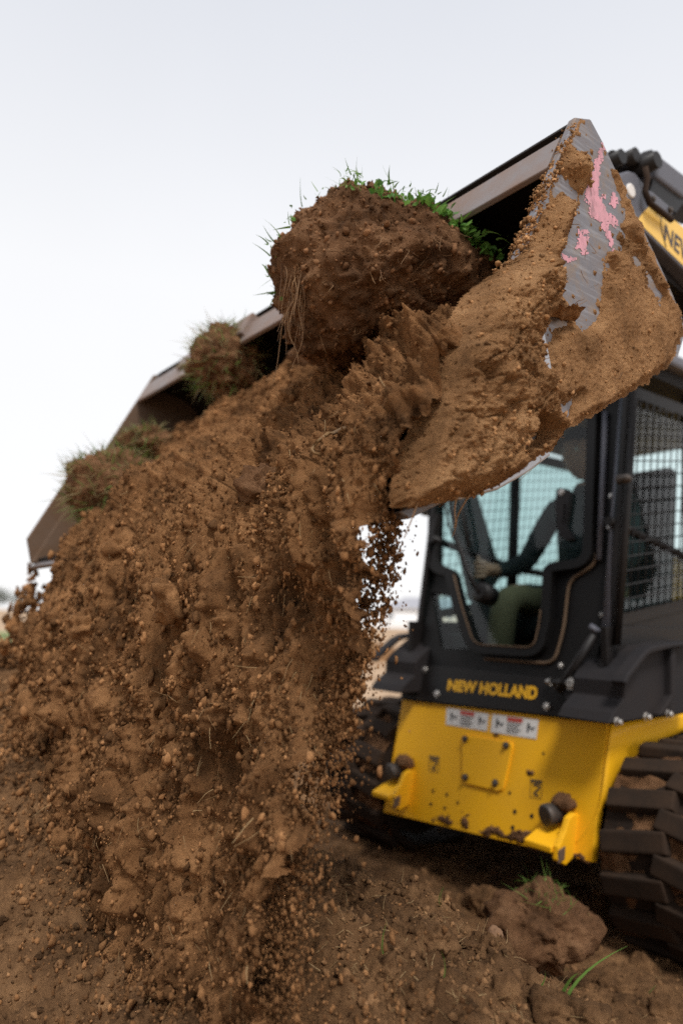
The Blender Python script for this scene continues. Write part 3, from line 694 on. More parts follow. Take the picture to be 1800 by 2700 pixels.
DC = [Z8(*q) for q in [(760, 1190), (800, 1120), (860, 1045), (930, 975), (1000, 940), (1060, 950), (1140, 1000), (1250, 1110), (1470, 1290), (2300, 2050), (2300, 2700), (1470, 1880), (1220, 1640), (900, 1330)]]
mesh('yellow_decal', [sp(x, y, 1.02, .0012) for x, y in DC], [tuple(range(len(DC)))], 'decal_yellow', arm_o)
lettering('lettering', 'NEW HOLLAND', [Z8(1185, 1230), Z8(2600, 2560), Z8(2570, 2920), Z8(1165, 1480)], lambda x, y: sp(x, y, 1.02, .0024), 'letter_dark', arm_o, bold=.02)
tube('decal_line', [sp(*Z8(x, y), 1.02, .0015) for x, y in [(1160, 1020), (1120, 1130), (1115, 1260), (1150, 1420), (1200, 1600)]], .002, 'letter_dark', arm_o, 5)
pc = sp(1661, 503, 1.02); tube('pivot_pin', [pc + UD * .10, pc - UD * .004, pc - UD * .005], [.021, .021, .017], 'decal_white', arm_o, 20)
# tilt cylinder with its guard, pins and hoses above the arm end
gd = [(1734, 404), (1716, 394), (1700, 398), (1682, 412), (1690, 420), (1712, 412), (1724, 425), (1734, 470), (1706, 500), (1712, 512), (1780, 562), (1800, 528), (1900, 600), (1900, 525), (1800, 455)]
gr = [on_u(x, y, 1.03) for x, y in gd]
guard = slab('cylinder_guard', [W3(1.03, *gr[0]), W3(1.03, *gr[-1]), W3(1.03, *gr[-2]), W3(1.03, *on_u(1800, 518, 1.03)), W3(1.03, *on_u(1734, 468, 1.03))], UD * .10, 'arm_grey', loader, bevel=.01)
slab('guard_foot', [W3(1.04, *on_u(*q, 1.04)) for q in [(1722, 470), (1800, 520), (1860, 565), (1800, 535), (1782, 560), (1712, 508)]], UD * .08, 'black_paint', guard)
slab('guard_hook', [W3(1.05, *on_u(*q, 1.05)) for q in [(1736, 404), (1718, 392), (1700, 397), (1680, 413), (1690, 420), (1714, 408), (1730, 430)]], UD * .09, 'black_paint', guard, bevel=.004)
c = sp(1693, 440, 1.06); tube('cylinder_pin', [c - UD * .05, c + UD * .09], .026, 'black_paint', loader, 16)
c = sp(1654, 420, 1.08); tube('cylinder_pin', [c - UD * .03, c + UD * .06], .024, 'black_paint', loader, 16)
tube('tilt_cylinder', [sp(1730, 448, 1.08), sp(1690, 436, 1.08), sp(1650, 424, 1.08), sp(1610, 412, 1.08)], [.034, .030, .018, .018], 'black_paint', loader, 14)
c = sp(1616, 424, 1.06); tube('cylinder_pin', [c - UD * .03, c + UD * .09], .022, 'black_paint', loader, 16)
slab('arm_link', SPx([(1608, 400), (1622, 402), (1640, 430), (1632, 452), (1612, 470), (1600, 440)], 1.10), UD * .05, 'black_paint', loader, bevel=.006)
slab('arm_strap', SPx([(1711, 500), (1722, 506), (1776, 552), (1772, 566), (1738, 560), (1712, 530)], 1.012), UD * .02, 'arm_grey', loader, bevel=.004)
for q in [Z8(1000, 850), Z8(1265, 1020)]: bolt(sp(*q, 1.011), -UD, .008, .008, 'bolt_dark', loader)
tube('hose', [sp(x, y, 1.0) for x, y in [(1700, 440), (1706, 470), (1700, 505), (1712, 535), (1740, 556), (1770, 580)]], .009, 'rubber', loader, 8)
# quick-attach plate joining arms and bucket
box('attach_plate', W3(UC - .05, 1.50, .86), UD * .60, (RD * .5 - ZD * .48) * .30, (RD * .48 + ZD * .5) * .02, 'black_paint', loader)
for u0 in (1.02, 2.60):
    slab('arm_knuckle', [W3(u0, *q) for q in [(1.70, 1.20), (1.80, 1.12), (1.66, .72), (1.56, .70), (1.40, .90), (1.52, 1.05)]], UD * .10, 'arm_grey', loader, bevel=.008)

# ================================================================== BUCKET
UN, UF = 0.770, 2.868
SIDE = [(1.160, 1.006), (1.212, 1.027), (1.254, .995), (1.356, .897), (1.49, .768), (1.558, .690), (1.562, .650), (1.53, .595), (1.48, .560), (1.293, .451), (1.062, .335), (.76, .180), (.728, .172)]
bk = W3((UN + UF) / 2, 1.1, .4)
def outward(poly, d):                                      # shell points inside the side profile
    return poly
shell_in = [(1.175, 1.010), (1.350, .893), (1.485, .762), (1.548, .685), (1.550, .652), (1.52, .602), (1.472, .568), (1.288, .462), (1.058, .346), (.75, .190)]
Vs = []
for (r, z) in shell_in:
    for u0 in (UN + .018, UF - .018): Vs.append(W3(u0, r, z))
nS = len(shell_in); ce = np.array([1.2, .72])
outp = []
for i, (r, z) in enumerate(shell_in):
    a = np.array(shell_in[max(0, i - 1)]); b = np.array(shell_in[min(nS - 1, i + 1)]); t = b - a; nn = np.array([-t[1], t[0]]); nn /= np.linalg.norm(nn)
    if nn @ (np.array((r, z)) - ce) < 0: nn = -nn
    outp.append(np.array((r, z)) + nn * .012)
for (r, z) in outp:
    for u0 in (UN + .018, UF - .018): Vs.append(W3(u0, r, z))
Fc = []
for i in range(nS - 1):
    Fc.append((2 * i, 2 * i + 1, 2 * i + 3, 2 * i + 2)); b = 2 * nS; Fc.append((b + 2 * i, b + 2 * i + 2, b + 2 * i + 3, b + 2 * i + 1))
for i in (0, nS - 1): Fc.append((2 * i, 2 * i + 1, 2 * nS + 2 * i + 1, 2 * nS + 2 * i))
for s in (0, 1):
    for i in range(nS - 1): Fc.append((2 * i + s, 2 * i + 2 + s, 2 * nS + 2 * i + 2 + s, 2 * nS + 2 * i + s))
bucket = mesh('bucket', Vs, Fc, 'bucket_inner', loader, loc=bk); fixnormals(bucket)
bucket['label'] = 'worn steel bucket caked with soil and marked with pink paint'
slab('side_plate', [W3(UN, r, z) for r, z in SIDE], UD * .018, 'steel_worn', bucket, bevel=.003)
slab('side_plate', [W3(UF, r, z) for r, z in SIDE], -UD * .018, 'muddy_steel', bucket, bevel=.003)
# rim bar across the top of the mouth
fe = np.array([1.160 - .728, 1.006 - .172]); fe /= np.linalg.norm(fe); fnn = np.array([-fe[1], fe[0]])
def rim(u0, u1, s0, s1, th, name='rim_bar', off=0.0):
    p0 = np.array([1.147, .956]) + fe * off
    q = [p0 - fe * s0 + fnn * th, p0 - fe * s1 + fnn * th, p0 - fe * s1, p0 - fe * s0]
    return slab(name, [W3(u0, *x) for x in q], UD * (u1 - u0), 'rim_steel', bucket, bevel=.003)
rim(UN + .02, UF - .02, 0, .098, .014)
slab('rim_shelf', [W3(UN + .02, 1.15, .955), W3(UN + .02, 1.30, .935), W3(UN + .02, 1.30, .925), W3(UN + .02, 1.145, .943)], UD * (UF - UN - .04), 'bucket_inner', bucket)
rim(1.335, 1.36, -.016, .075, .024, 'rim_tab', .004)
rim(1.98, 2.16, -.016, .075, .030, 'rim_tab', .008); rim(2.36, 2.50, -.010, .05, .028, 'rim_tab', .004)
slab('cutting_edge', [W3(UN + .0205, .93, .262), W3(UN + .0205, .715, .158), W3(UN + .0205, .735, .148), W3(UN + .0205, .945, .245)], UD * (UF - UN - .041), 'steel_worn', bucket, bevel=.003)
CUT = [(.965, .625), (.872, .600), (.832, .578), (.846, .525), (.712, .266), (.735, .172), (.80, .176), (.889, .207), (.96, .243), (1.030, .286), (1.018, .302), (1.066, .340), (1.03, .47)]
CUTN = [(.99, .60), (.93, .56), (.80, .34), (.745, .20), (.80, .180), (.889, .207), (.96, .243), (1.030, .286), (1.018, .302), (1.066, .340), (1.03, .47)]
slab('side_cutter', [W3(UN - .022, r, z) for r, z in CUTN], UD * .0215, 'steel_polished', bucket, bevel=.004)
slab('side_cutter', [W3(UF + .022, r, z) for r, z in CUT], -UD * .0215, 'muddy_steel', bucket, bevel=.004)
# --- pink marker paint on the near side plate
ZB = lambda x, y: (1000 + x * .5102, 250 + y * .5102)
UNM = UN - .0008
pinkp = [[ZB(*q) for q in P] for P in [
    [(1152, 250), (1150, 300), (1138, 350), (1128, 420), (1126, 500), (1148, 560), (1172, 610), (1205, 630), (1232, 675), (1205, 670), (1172, 640), (1178, 690), (1205, 760), (1216, 822), (1200, 800), (1180, 740), (1150, 680), (1150, 655), (1108, 630), (1078, 602), (1100, 600), (1078, 560), (1066, 515), (1085, 455), (1108, 385), (1120, 330)],
    [(1207, 512), (1220, 530), (1222, 555), (1210, 580), (1196, 565), (1194, 535)], [(1035, 735), (1075, 738), (1060, 790), (1070, 828), (1050, 835), (1040, 800), (1022, 790)], [(945, 826), (975, 835), (1012, 850), (985, 862), (955, 862)], [(1152, 515), (1162, 520), (1158, 535)], [(1030, 705), (1075, 705), (1070, 722), (1035, 722)]]]
X, Y, d, PX = crust('pink', pinkp, None, None, 0, '', None, step=1.6, ragged=7.5, seed=5, pxscale=.14, cuts=-.05)
crust_mesh('paint_mark', X, Y, np.zeros_like(d), lambda x, y: sp(x, y, UN, .0008), -UD, 'pink_paint', bucket, d > 0, smooth=False)
# --- soil caked on the near side
outl = [ZB(*q) for q in [(1035, 118), (1092, 122), (1153, 240), (1225, 400), (1300, 560), (1400, 770), (1480, 950), (1530, 1070), (1562, 1140), (1568, 1230), (1500, 1392), (1440, 1442), (1250, 1562), (1050, 1682), (930, 1748), (888, 1752), (826, 1868), (842, 1898), (700, 1992), (560, 2052), (300, 2116), (100, 2146), (40, 2140), (60, 2000), (130, 1800), (200, 1600), (250, 1350), (370, 1130), (480, 1000), (600, 920), (700, 860), (780, 740), (860, 560), (905, 400), (985, 215)]]
thickp = [ZB(*q) for q in [(1035, 118), (1060, 122), (1040, 180), (1000, 260), (1080, 300), (1095, 420), (1050, 520), (980, 470), (930, 520), (1020, 560), (1010, 650), (1000, 690), (960, 790), (920, 880), (905, 1010), (870, 1090), (845, 1110), (800, 1240), (770, 1330), (760, 1420), (795, 1500), (830, 1640), (885, 1680), (888, 1752), (826, 1868), (800, 1890), (740, 1938), (560, 2050), (300, 2116), (100, 2146), (40, 2140), (60, 2000), (130, 1800), (200, 1600), (250, 1350), (370, 1130), (480, 1000), (600, 920), (700, 860), (780, 740), (860, 560), (905, 400), (985, 215)]]
bare = [[ZB(*q) for q in P] for P in [
    [(1060, 110), (1100, 110), (1160, 240), (1150, 330), (1110, 300), (1080, 270), (1040, 290), (1010, 250), (1030, 190)],
    [(1150, 240), (1215, 400), (1250, 520), (1255, 600), (1240, 640), (1330, 700), (1362, 800), (1335, 860), (1305, 770), (1235, 690), (1205, 790), (1160, 720), (1110, 690), (1120, 780), (1145, 900), (1140, 1000), (1090, 1190), (1050, 1210), (1010, 1160), (985, 1080), (925, 1010), (915, 900), (960, 780), (1010, 640), (1060, 530), (1108, 400), (1110, 320)],
    [(885, 1055), (930, 1100), (962, 1160), (905, 1215), (845, 1290), (806, 1390), (832, 1500), (856, 1640), (832, 1645), (800, 1500), (758, 1420), (768, 1330), (800, 1230), (842, 1115)],
    [(900, 1600), (950, 1605), (992, 1575), (985, 1625), (945, 1720), (893, 1738), (882, 1680)],
    [(635, 1735), (700, 1722), (738, 1780), (690, 1812), (640, 1818)], [(585, 1875), (612, 1845), (602, 1892)],
    [(850, 1862), (800, 1868), (735, 1914), (650, 1970), (560, 2036), (640, 2040), (760, 1982), (865, 1918)],
    [(1385, 925), (1440, 980), (1500, 1000), (1525, 1062), (1470, 1035), (1448, 1085), (1420, 1020)],
    [(905, 520), (935, 425), (965, 440), (1002, 525), (950, 500)], [(1325, 770), (1360, 800), (1350, 850), (1325, 830)]]]
st = 2.6
xs = np.arange(1000, 1808, st); ys = np.arange(300, 1352, st)
X, Y = np.meshgrid(xs, ys, indexing='ij')
d_out = pdist(X, Y, outl); d_th = pdist(X, Y, thickp); d_b = np.max([pdist(X, Y, b) for b in bare], axis=0)
RZ = np.array([on_u(x, y, UN) for x, y in zip(X.ravel(), Y.ravel())]); PW = np.stack([RZ[:, 0], RZ[:, 1], np.zeros(len(RZ))], -1)
PW2 = PW @ np.array([[.8, .6, 0], [-.6, .8, 0], [0, 0, 1.0]])          # soil streaked along the sliding direction
n_rag = fbm(PW * 22, 5, .62).reshape(X.shape); n_big = fbm(PW * 7 + 3, 4, .55).reshape(X.shape)
n_fine = fbm(PW2 * [170, 70, 1], 4, .65).reshape(X.shape); n_lump = lumps(PW2 * [1, .6, 1] + 7, .03).reshape(X.shape); n_l2 = lumps(PW + 2, .011).reshape(X.shape)
e_in = d_out + 9 * n_rag; e_bare = -(d_b + 12 * n_rag + 5 * n_l2.astype(float) + 4)
cover = np.minimum(e_in, e_bare)
up_spots = 900 - Y
cover = cover - np.where(d_th < 0, smooth01((800 - Y) / 220) * (14 + 26 * n_rag), 0)       # thin, broken cover high on the plate
strip = pdist(X, Y, [(1618, 450), (1640, 478), (1668, 556), (1703, 640), (1748, 740), (1776, 805), (1752, 808), (1716, 722), (1692, 694), (1650, 640), (1638, 600), (1652, 560), (1628, 500)]) + 12 * n_rag
cover = np.maximum(cover, np.minimum(strip, d_out + 6))
spots = (lumps(PW + 5, .026) - .80).reshape(X.shape) * 60 + 6 * n_rag - 3 + 4 * (np.abs(X - 1552) < 26) * (Y < 450)
cover = np.maximum(cover, np.minimum(spots, d_out - 4) * (Y < 900))
tk = smooth01(d_th / 60) * np.where(Y > 650, 1.0, .55)
T = .004 + .008 * smooth01((cover + 2) / 30) + tk * (.020 + .030 * smooth01(d_th / 120)) + np.maximum(0, n_big) * .016 * (0.35 + tk)
T = T + (n_lump * .012 + n_l2 * .0042) * (.35 + .65 * tk) + n_fine * .0035 * (.5 + .5 * tk) + n_rag * .009 * (.15 + tk) - .010 * tk * smooth01((.10 - np.abs(fbm(PW2 * [16, 9, 1] + 40, 3).reshape(X.shape))) / .10)
T = T * smooth01((cover + 4) / 26)
T = np.where(cover > -3, T, -.004)
T = T + .022 * smooth01((pdist(X, Y, [tuple(np.array(q)) for q in [(1051, 1345), (1160, 940), (1290, 680), (1398, 660), (1400, 1000), (1455, 1148), (1427, 1222), (1200, 1325)]]) + 6) / 12) * (cover > -3)
crust_mesh('caked_soil', X, Y, T, lambda x, y: sp(x, y, UN), -UD, 'soil_dry', bucket, cover > 0)
CK = dict(X=X.ravel(), Y=Y.ravel(), T=T.ravel(), c=cover.ravel(), RZ=RZ, th=d_th.ravel())

# ================================================================== SETTING: ground, mound of soil
def far_ground():
    rad = np.array([0.0, .6, 1.5, 4, 10, 25, 60, 150, 400, 1000, 3000, 7000]); th = np.linspace(0, 2 * PI, 73)[:-1]
    V = [np.array([0, 0, 0.0])]
    for r in rad[1:]:
        for a in th: V.append(np.array([r * math.sin(a), r * math.cos(a), -.004 if r < 9 else 0.0]))
    Fc = [(0, 1 + (k + 1) % 72, 1 + k) for k in range(72)]
    for i in range(len(rad) - 2):
        for k in range(72): a = 1 + i * 72 + k; b = 1 + i * 72 + (k + 1) % 72; Fc.append((a, b, b + 72, a + 72))
    return V, Fc
def far_mat():
    mt, n, l, b = newmat('far_ground'); b.inputs['Roughness'].default_value = .95; b.inputs['Specular IOR Level'].default_value = .1
    co = n.new('ShaderNodeTexCoord'); n1 = n.new('ShaderNodeTexNoise'); n1.inputs['Scale'].default_value = .35; n1.inputs['Detail'].default_value = 9; n1.inputs['Roughness'].default_value = .65
    l.new(co.outputs['Object'], n1.inputs['Vector']); rp = n.new('ShaderNodeValToRGB'); els = rp.color_ramp.elements
    els[0].position = .32; els[0].color = (.24, .145, .085, 1); els[1].position = .68; els[1].color = (.58, .44, .31, 1); e = els.new(.5); e.color = (.42, .29, .185, 1)
    l.new(n1.outputs['Fac'], rp.inputs[0]); l.new(rp.outputs[0], b.inputs['Base Color'])
    n2 = n.new('ShaderNodeTexNoise'); n2.inputs['Scale'].default_value = 14; n2.inputs['Detail'].default_value = 8; l.new(co.outputs['Object'], n2.inputs['Vector'])
    bp = n.new('ShaderNodeBump'); bp.inputs['Distance'].default_value = .03; l.new(n2.outputs['Fac'], bp.inputs['Height']); l.new(bp.outputs[0], b.inputs['Normal'])
far_mat()
V, Fc = far_ground(); g = mesh('ground', V, Fc, 'far_ground'); tag(g, 'bare tan earth stretching to the horizon', 'ground', kind='structure')
plain('grass_far', (.12, .19, .045), .9, dirt=.5, dirtcol=(.24, .22, .10), scale=.6)
plain('pale_strip', (.72, .69, .66), .9, dirt=.3, dirtcol=(.6, .5, .4), scale=.05)
def sheet(name, pts, z, mat, label, cat):
    o = mesh(name, [(x, y, z) for x, y in pts], [tuple(range(len(pts)))], mat); tag(o, label, cat, kind='structure'); return o
sheet('grass_verge', [(-40, 17), (-24, 15), (-12, 14.6), (-3, 17), (-2.5, 24), (-9, 31), (-26, 36), (-60, 40)][::-1], .006, 'grass_far', 'strip of green grass on the open ground', 'grass')
sheet('pale_yard', [(-10, 78), (60, 62), (160, 80), (160, 150), (-10, 150)][::-1], .006, 'pale_strip', 'pale gravel yard in front of the far house', 'yard')

def hc(u): return np.interp(u, [-1.8, -.6, 0, .4, .8, 1.5, 2.3, 3.0, 3.6, 4.6, 6.0], [-1.02, -.90, -.76, -.65, -.57, -.49, -.36, -.22, -.16, -.34, -.8])
def mound_base(u, r):
    r0 = .66 + .03 * np.sin(u * 2.3) + .15 * smooth01((2.1 - u) / .8); c = hc(u); d = r - r0
    back = c - .05 * np.clip(d / .3, 0, 1) ** 1.3 - .62 * np.clip((d - .22) / .85, 0, 2)
    front = c - .56 * np.clip(-d, 0, 3) ** 1.05
    return np.maximum(np.where(d > 0, back, front), -.985)
def mound_z(P2):
    """P2: (n,2) world x,y -> height above the camera"""
    u = P2[:, 0] * UD[0] + P2[:, 1] * UD[1]; r = P2[:, 0] * RD[0] + P2[:, 1] * RD[1]
    z = mound_base(u, r); k = smooth01((z + .985) / .25)
    P = np.stack([P2[:, 0], P2[:, 1], z * 0 + 3.3], -1)
    warp = P + .03 * np.stack([fbm(P * 9 + 1, 2), fbm(P * 9 + 5, 2), 0 * z], -1)
    z = z + k * (.04 * fbm(P * 2.6, 3)) + .018 * fbm(P * 6 + 9, 3)
    z = z + (.25 + .75 * k) * (.022 * np.maximum(0, lumps(warp, .16) - .45) + .024 * np.maximum(0, lumps(warp + 4, .065) - .3) + .020 * np.abs(fbm(P * 9 + 2, 5, .62)) + .012 * lumps(warp + 8, .026) + .006 * fbm(P * 60, 3))
    return z
nt_, nd_ = 560, 430
th = np.radians(np.concatenate([np.linspace(-75, -30, 70, endpoint=False), np.linspace(-30, 31, 430, endpoint=False), np.linspace(31, 75, 60)]))
dd = np.exp(np.linspace(math.log(.42), math.log(7.0), nd_))
TH, DD = np.meshgrid(th, dd, indexing='ij'); P2 = np.stack([(np.sin(TH) * DD).ravel(), (np.cos(TH) * DD).ravel()], -1)
Zm = mound_z(P2); edge = smooth01((DD.ravel() - 5.0) / 2.0); Zm = Zm * (1 - edge) + (-1.03) * edge
MV = np.column_stack([P2, Zm + CAM_Z]); MF = grid_faces(nt_, nd_)[:, ::-1]
mound = mesh('soil_mound', MV, MF, 'soil_ground', smooth=True)
tag(mound, 'loose heap of brown soil building up under the tipped bucket', 'soil heap', kind='structure')

# ================================================================== SOIL in the bucket and falling from it
PROF = {   # u station: (r, z) from the back of the bucket over the lip and down
    .735: [(1.44, .56), (1.16, .57), (.955, .52), (.835, .37), (.735, .23), (.755, .09), (.735, -.10), (.695, -.35), (.645, -.75)],
    .82: [(1.44, .56), (1.16, .57), (.965, .52), (.84, .37), (.735, .23), (.75, .09), (.73, -.10), (.692, -.35), (.645, -.75)],
    .96: [(1.44, .60), (1.14, .61), (.985, .51), (.86, .37), (.745, .228), (.73, .09), (.705, -.10), (.672, -.35), (.625, -.75)],
    1.20: [(1.44, .70), (1.16, .70), (1.02, .55), (.87, .38), (.735, .235), (.67, .08), (.650, -.12), (.640, -.36), (.62, -.75)],
    1.70: [(1.44, .72), (1.20, .74), (1.03, .57), (.86, .385), (.720, .235), (.645, .08), (.62, -.12), (.61, -.36), (.59, -.70)],
    2.20: [(1.44, .70), (1.17, .72), (1.01, .56), (.87, .385), (.745, .235), (.68, .08), (.65, -.12), (.63, -.34), (.60, -.62)],
    2.60: [(1.44, .66), (1.17, .69), (1.04, .54), (.93, .37), (.85, .215), (.82, .06), (.80, -.10), (.775, -.30), (.74, -.55)],
    2.84: [(1.44, .62), (1.16, .64), (1.06, .49), (.98, .34), (.95, .19), (.93, .06), (.915, -.10), (.90, -.30), (.88, -.52)]}
US = np.array(sorted(PROF)); ST = np.array([PROF[u] for u in US]); KN = np.array([0, .30, .53, .76, .97, 1.14, 1.33, 1.57, 1.95])
def catmull(t):
    i = np.clip(np.searchsorted(KN, t) - 1, 0, len(KN) - 2); f = (t - KN[i]) / (KN[i + 1] - KN[i]); return i, f
def sheet_pos(u, t):
    i, f = catmull(t); i0 = np.clip(i - 1, 0, 8); i1 = i; i2 = i + 1; i3 = np.clip(i + 2, 0, 8)
    def at(k, c):
        col = np.zeros_like(u)
        for j in range(9):
            mk = k == j
            if mk.any(): col[mk] = np.interp(u[mk], US, ST[:, j, c])
        return col
    o = []
    for c in (0, 1):
        a, b, cc, dd_ = at(i0, c), at(i1, c), at(i2, c), at(i3, c)
        o.append(.5 * ((2 * b) + (-a + cc) * f + (2 * a - 5 * b + 4 * cc - dd_) * f ** 2 + (-a + 3 * b - 3 * cc + dd_) * f ** 3))
    return o[0], o[1]
def soil_sheet(u, t):
    """displaced world points of the load and the falling curtain"""
    r, z = sheet_pos(u, t); e_ = 1e-3; r1, z1 = sheet_pos(u, np.minimum(t + e_, 1.95)); r0, z0 = sheet_pos(u, np.maximum(t - e_, 0))
    tx, tz = r1 - r0, z1 - z0; ln = np.hypot(tx, tz) + 1e-9; nr, nz = tz / ln, -tx / ln              # outward: forward and up
    B = W3a(u, r, z); Nn = nr[:, None] * RD + nz[:, None] * ZD
    Q = np.stack([u, t * 1.0, np.zeros_like(u)], -1)
    fall = smooth01((t - .80) / .35)
    sc = np.stack([u + .10 * fall * (t - .8), t * (1 - .48 * fall) + .384 * fall, 0 * u], -1)                                                # clumps drawn out where they fall
    wq = sc + .04 * np.stack([fbm(sc * 9 + 2, 4, .6), fbm(sc * 9 + 8, 4, .6), 0 * u], -1)
    big = fbm(sc * 3.1 + 4, 3, .5); ridge = 1 - np.abs(perlin(np.stack([u * 7 + .6 * t, t * 2.2, 0 * u + 1.5], -1))) * 2
    l1 = np.maximum(0, lumps(wq + 3, .13) - .25); l2 = np.maximum(0, lumps(wq + 6, .055) - .15); l3 = lumps(wq + 9, .024); l4 = lumps(sc + 1, .011)
    patch = smooth01(.5 + 1.4 * fbm(sc * 5 + 13, 2))
    d = .070 * big + .066 * l1 * (.3 + .7 * patch) + .034 * l2 * (.35 + .65 * patch) + .024 * l3 * (.45 + .55 * patch) + .011 * l4 + .050 * np.abs(fbm(sc * 7 + 21, 5, .62)) + .011 * fbm(np.stack([u * 46, t * (46 - 26 * fall), 0 * u + 3], -1), 4, .7)
    d = d - (.040 * smooth01((worley(wq / .085 + 2) - .62) / .25) + .018 * smooth01((worley(wq / .036 + 7) - .60) / .25)) * (.35 + .65 * patch) * (.3 + .7 * fall)
    d = d * (1 - .6 * smooth01((1.02 - u) / .12) * (1 - smooth01((t - .55) / .2)))
    inside = 1 - smooth01((t - .62) / .25)
    d = d - inside * (.010 + .022 * np.clip(ridge, 0, 1)) * smooth01(t / .3)
    d = d * (1 - .40 * inside * smooth01((u - 1.3) / .4))
    d = d * np.where(t < .25, .4 + 2.4 * t, 1.0)
    return B + Nn * d[:, None] + UD * (.01 * fbm(sc * 30 + 7, 2))[:, None], Nn
def near_edge(t): return .765 + .27 * np.clip(t - 1.0, 0, .62)
nu_, nv_ = 500, 540
uu = .735 + 2.105 * (np.exp(np.linspace(0, 1, nu_) * 1.05) - 1) / (math.exp(1.05) - 1)
tt = np.linspace(.05, 1.9, nv_)
UU, TT = np.meshgrid(uu, tt, indexing='ij'); SV, SN = soil_sheet(UU.ravel(), TT.ravel())
SF = grid_faces(nu_, nv_)
# ragged right and left edges of the falling part
cu, ct = UU.ravel()[SF].mean(1), TT.ravel()[SF].mean(1)
en = fbm(np.stack([ct * 9, cu * 3, 0 * ct], -1), 4, .6)
keep = ((ct < 1.0) & ((cu > .792) | (ct > .33))) | (ct >= 1.0) & ((cu > near_edge(ct) + .035 * en * smooth01((ct - .98) / .1)) & (cu < 2.76 - .04 * smooth01((ct - 1.0) / .5) + .05 * en))
SF = SF[keep]; cu, ct = cu[keep], ct[keep]
def sub(name, msk, mat, label, cat):
    Fc = SF[msk]; used = np.unique(Fc); mp = np.full(len(SV), -1); mp[used] = np.arange(len(used))
    o = mesh(name, SV[used], mp[Fc], mat, smooth=True); tag(o, label, cat, kind='stuff'); return o
load = sub('soil_load', ct <= .98, 'soil_moist', 'brown soil heaped inside the tipped bucket', 'soil')
fallm = sub('falling_soil', ct > .975, 'soil_fall', 'thick curtain of brown soil pouring over the bucket lip', 'soil')
# grains and clods in the curtain, on the load and flying free at its edges
FALLD = np.array([0, 0, -1.0])
def scat(n, ulo, uhi, tlo, thi, spread, smin, smax, sig, pro, faces, stretch, rg, near=1.0):
    t = tlo + (thi - tlo) * rg.random(n); lo_ = np.maximum(ulo, near_edge(t) + .005); u = lo_ + (uhi - lo_) * rg.random(n) ** near
    P, Nn = soil_sheet(u, t); P = P + Nn * (rg.normal(size=n) * spread)[:, None] + UD * (rg.normal(size=n) * .004)[:, None]
    S = np.clip(np.exp(rg.normal(size=n) * sig) * smin, smin * .4, smax) * (.22 + .42 * u)
    return clump_geo(P, S, pro, faces, rg, FALLD if stretch else None)
rg = np.random.default_rng(21)
sets = [scat(48000, .77, 2.74, .93, 1.9, .006, .0016, .012, .75, PRO_S, ICO1[1], True, rg, 1.6),
        scat(900, .82, 2.74, .95, 1.9, .002, .005, .018, .5, PRO_M, ICO2[1], True, rg, 1.2)]
# fine spray off the near end of the lip
n = 9000; t = .985 + .9 * rg.random(n) ** .9; du = np.abs(rg.normal(size=n)) * (.012 + .045 * (t - .96)) - .02; du = np.where(rg.random(n) < .05, du * 2.2, du)
u = near_edge(t) + .03 - du; r, z = sheet_pos(np.maximum(u, .74), t); P = W3a(u, r + rg.normal(size=n) * .014 - .02, z + rg.normal(size=n) * .02)
sets.append(clump_geo(P, np.clip(np.exp(rg.normal(size=n) * .6) * .0013, .0005, .0045), PRO_S, ICO1[1], rg, FALLD))
# lumps dropping from the far end
n = 520; t = rg.random(n) ** .8; u = 2.88 + .035 * rg.normal(size=n) + .06 * t; r = .75 - .15 * t ** 1.2 + rg.normal(size=n) * (.012 + .045 * t); z = .16 - .75 * t + rg.normal(size=n) * .01
sets.append(clump_geo(W3a(u, r, z), np.clip(np.exp(rg.normal(size=n) * .5) * .0075, .002, .02), PRO_S, ICO1[1], rg, FALLD))
n = 5000; u = .72 + 2.0 * rg.random(n) ** 1.3; r, z = sheet_pos(np.maximum(u, .74), np.full(n, 1.6)); r = r + rg.normal(size=n) * .09 - .04   # crumbs bouncing where the soil lands
Pl = W3a(u, r, 0 * u); zl = mound_z(Pl[:, :2]) + CAM_Z; Pl[:, 2] = zl + np.abs(rg.normal(size=n)) * .045
sets.append(clump_geo(Pl, np.clip(np.exp(rg.normal(size=n) * .6) * .0026, .0008, .011) * (.25 + .4 * u), PRO_S, ICO1[1], rg, FALLD))
clump_object('falling_clods', sets, 'soil_grain')
tag(bpy.data.objects['falling_clods'], 'crumbs and clods of soil dropping through the air below the bucket', 'soil', kind='stuff')
sets = [scat(14000, .80, 2.82, .30, .97, .003, .0024, .009, .5, PRO_S, ICO1[1], False, rg, 1.3), scat(400, .85, 2.78, .35, .97, .003, .006, .016, .4, PRO_M, ICO2[1], False, rg, 1.2)]
o = clump_object('loose_crumbs', sets, 'soil_grain'); tag(o, 'loose soil crumbs lying on the load in the bucket', 'soil', kind='stuff')
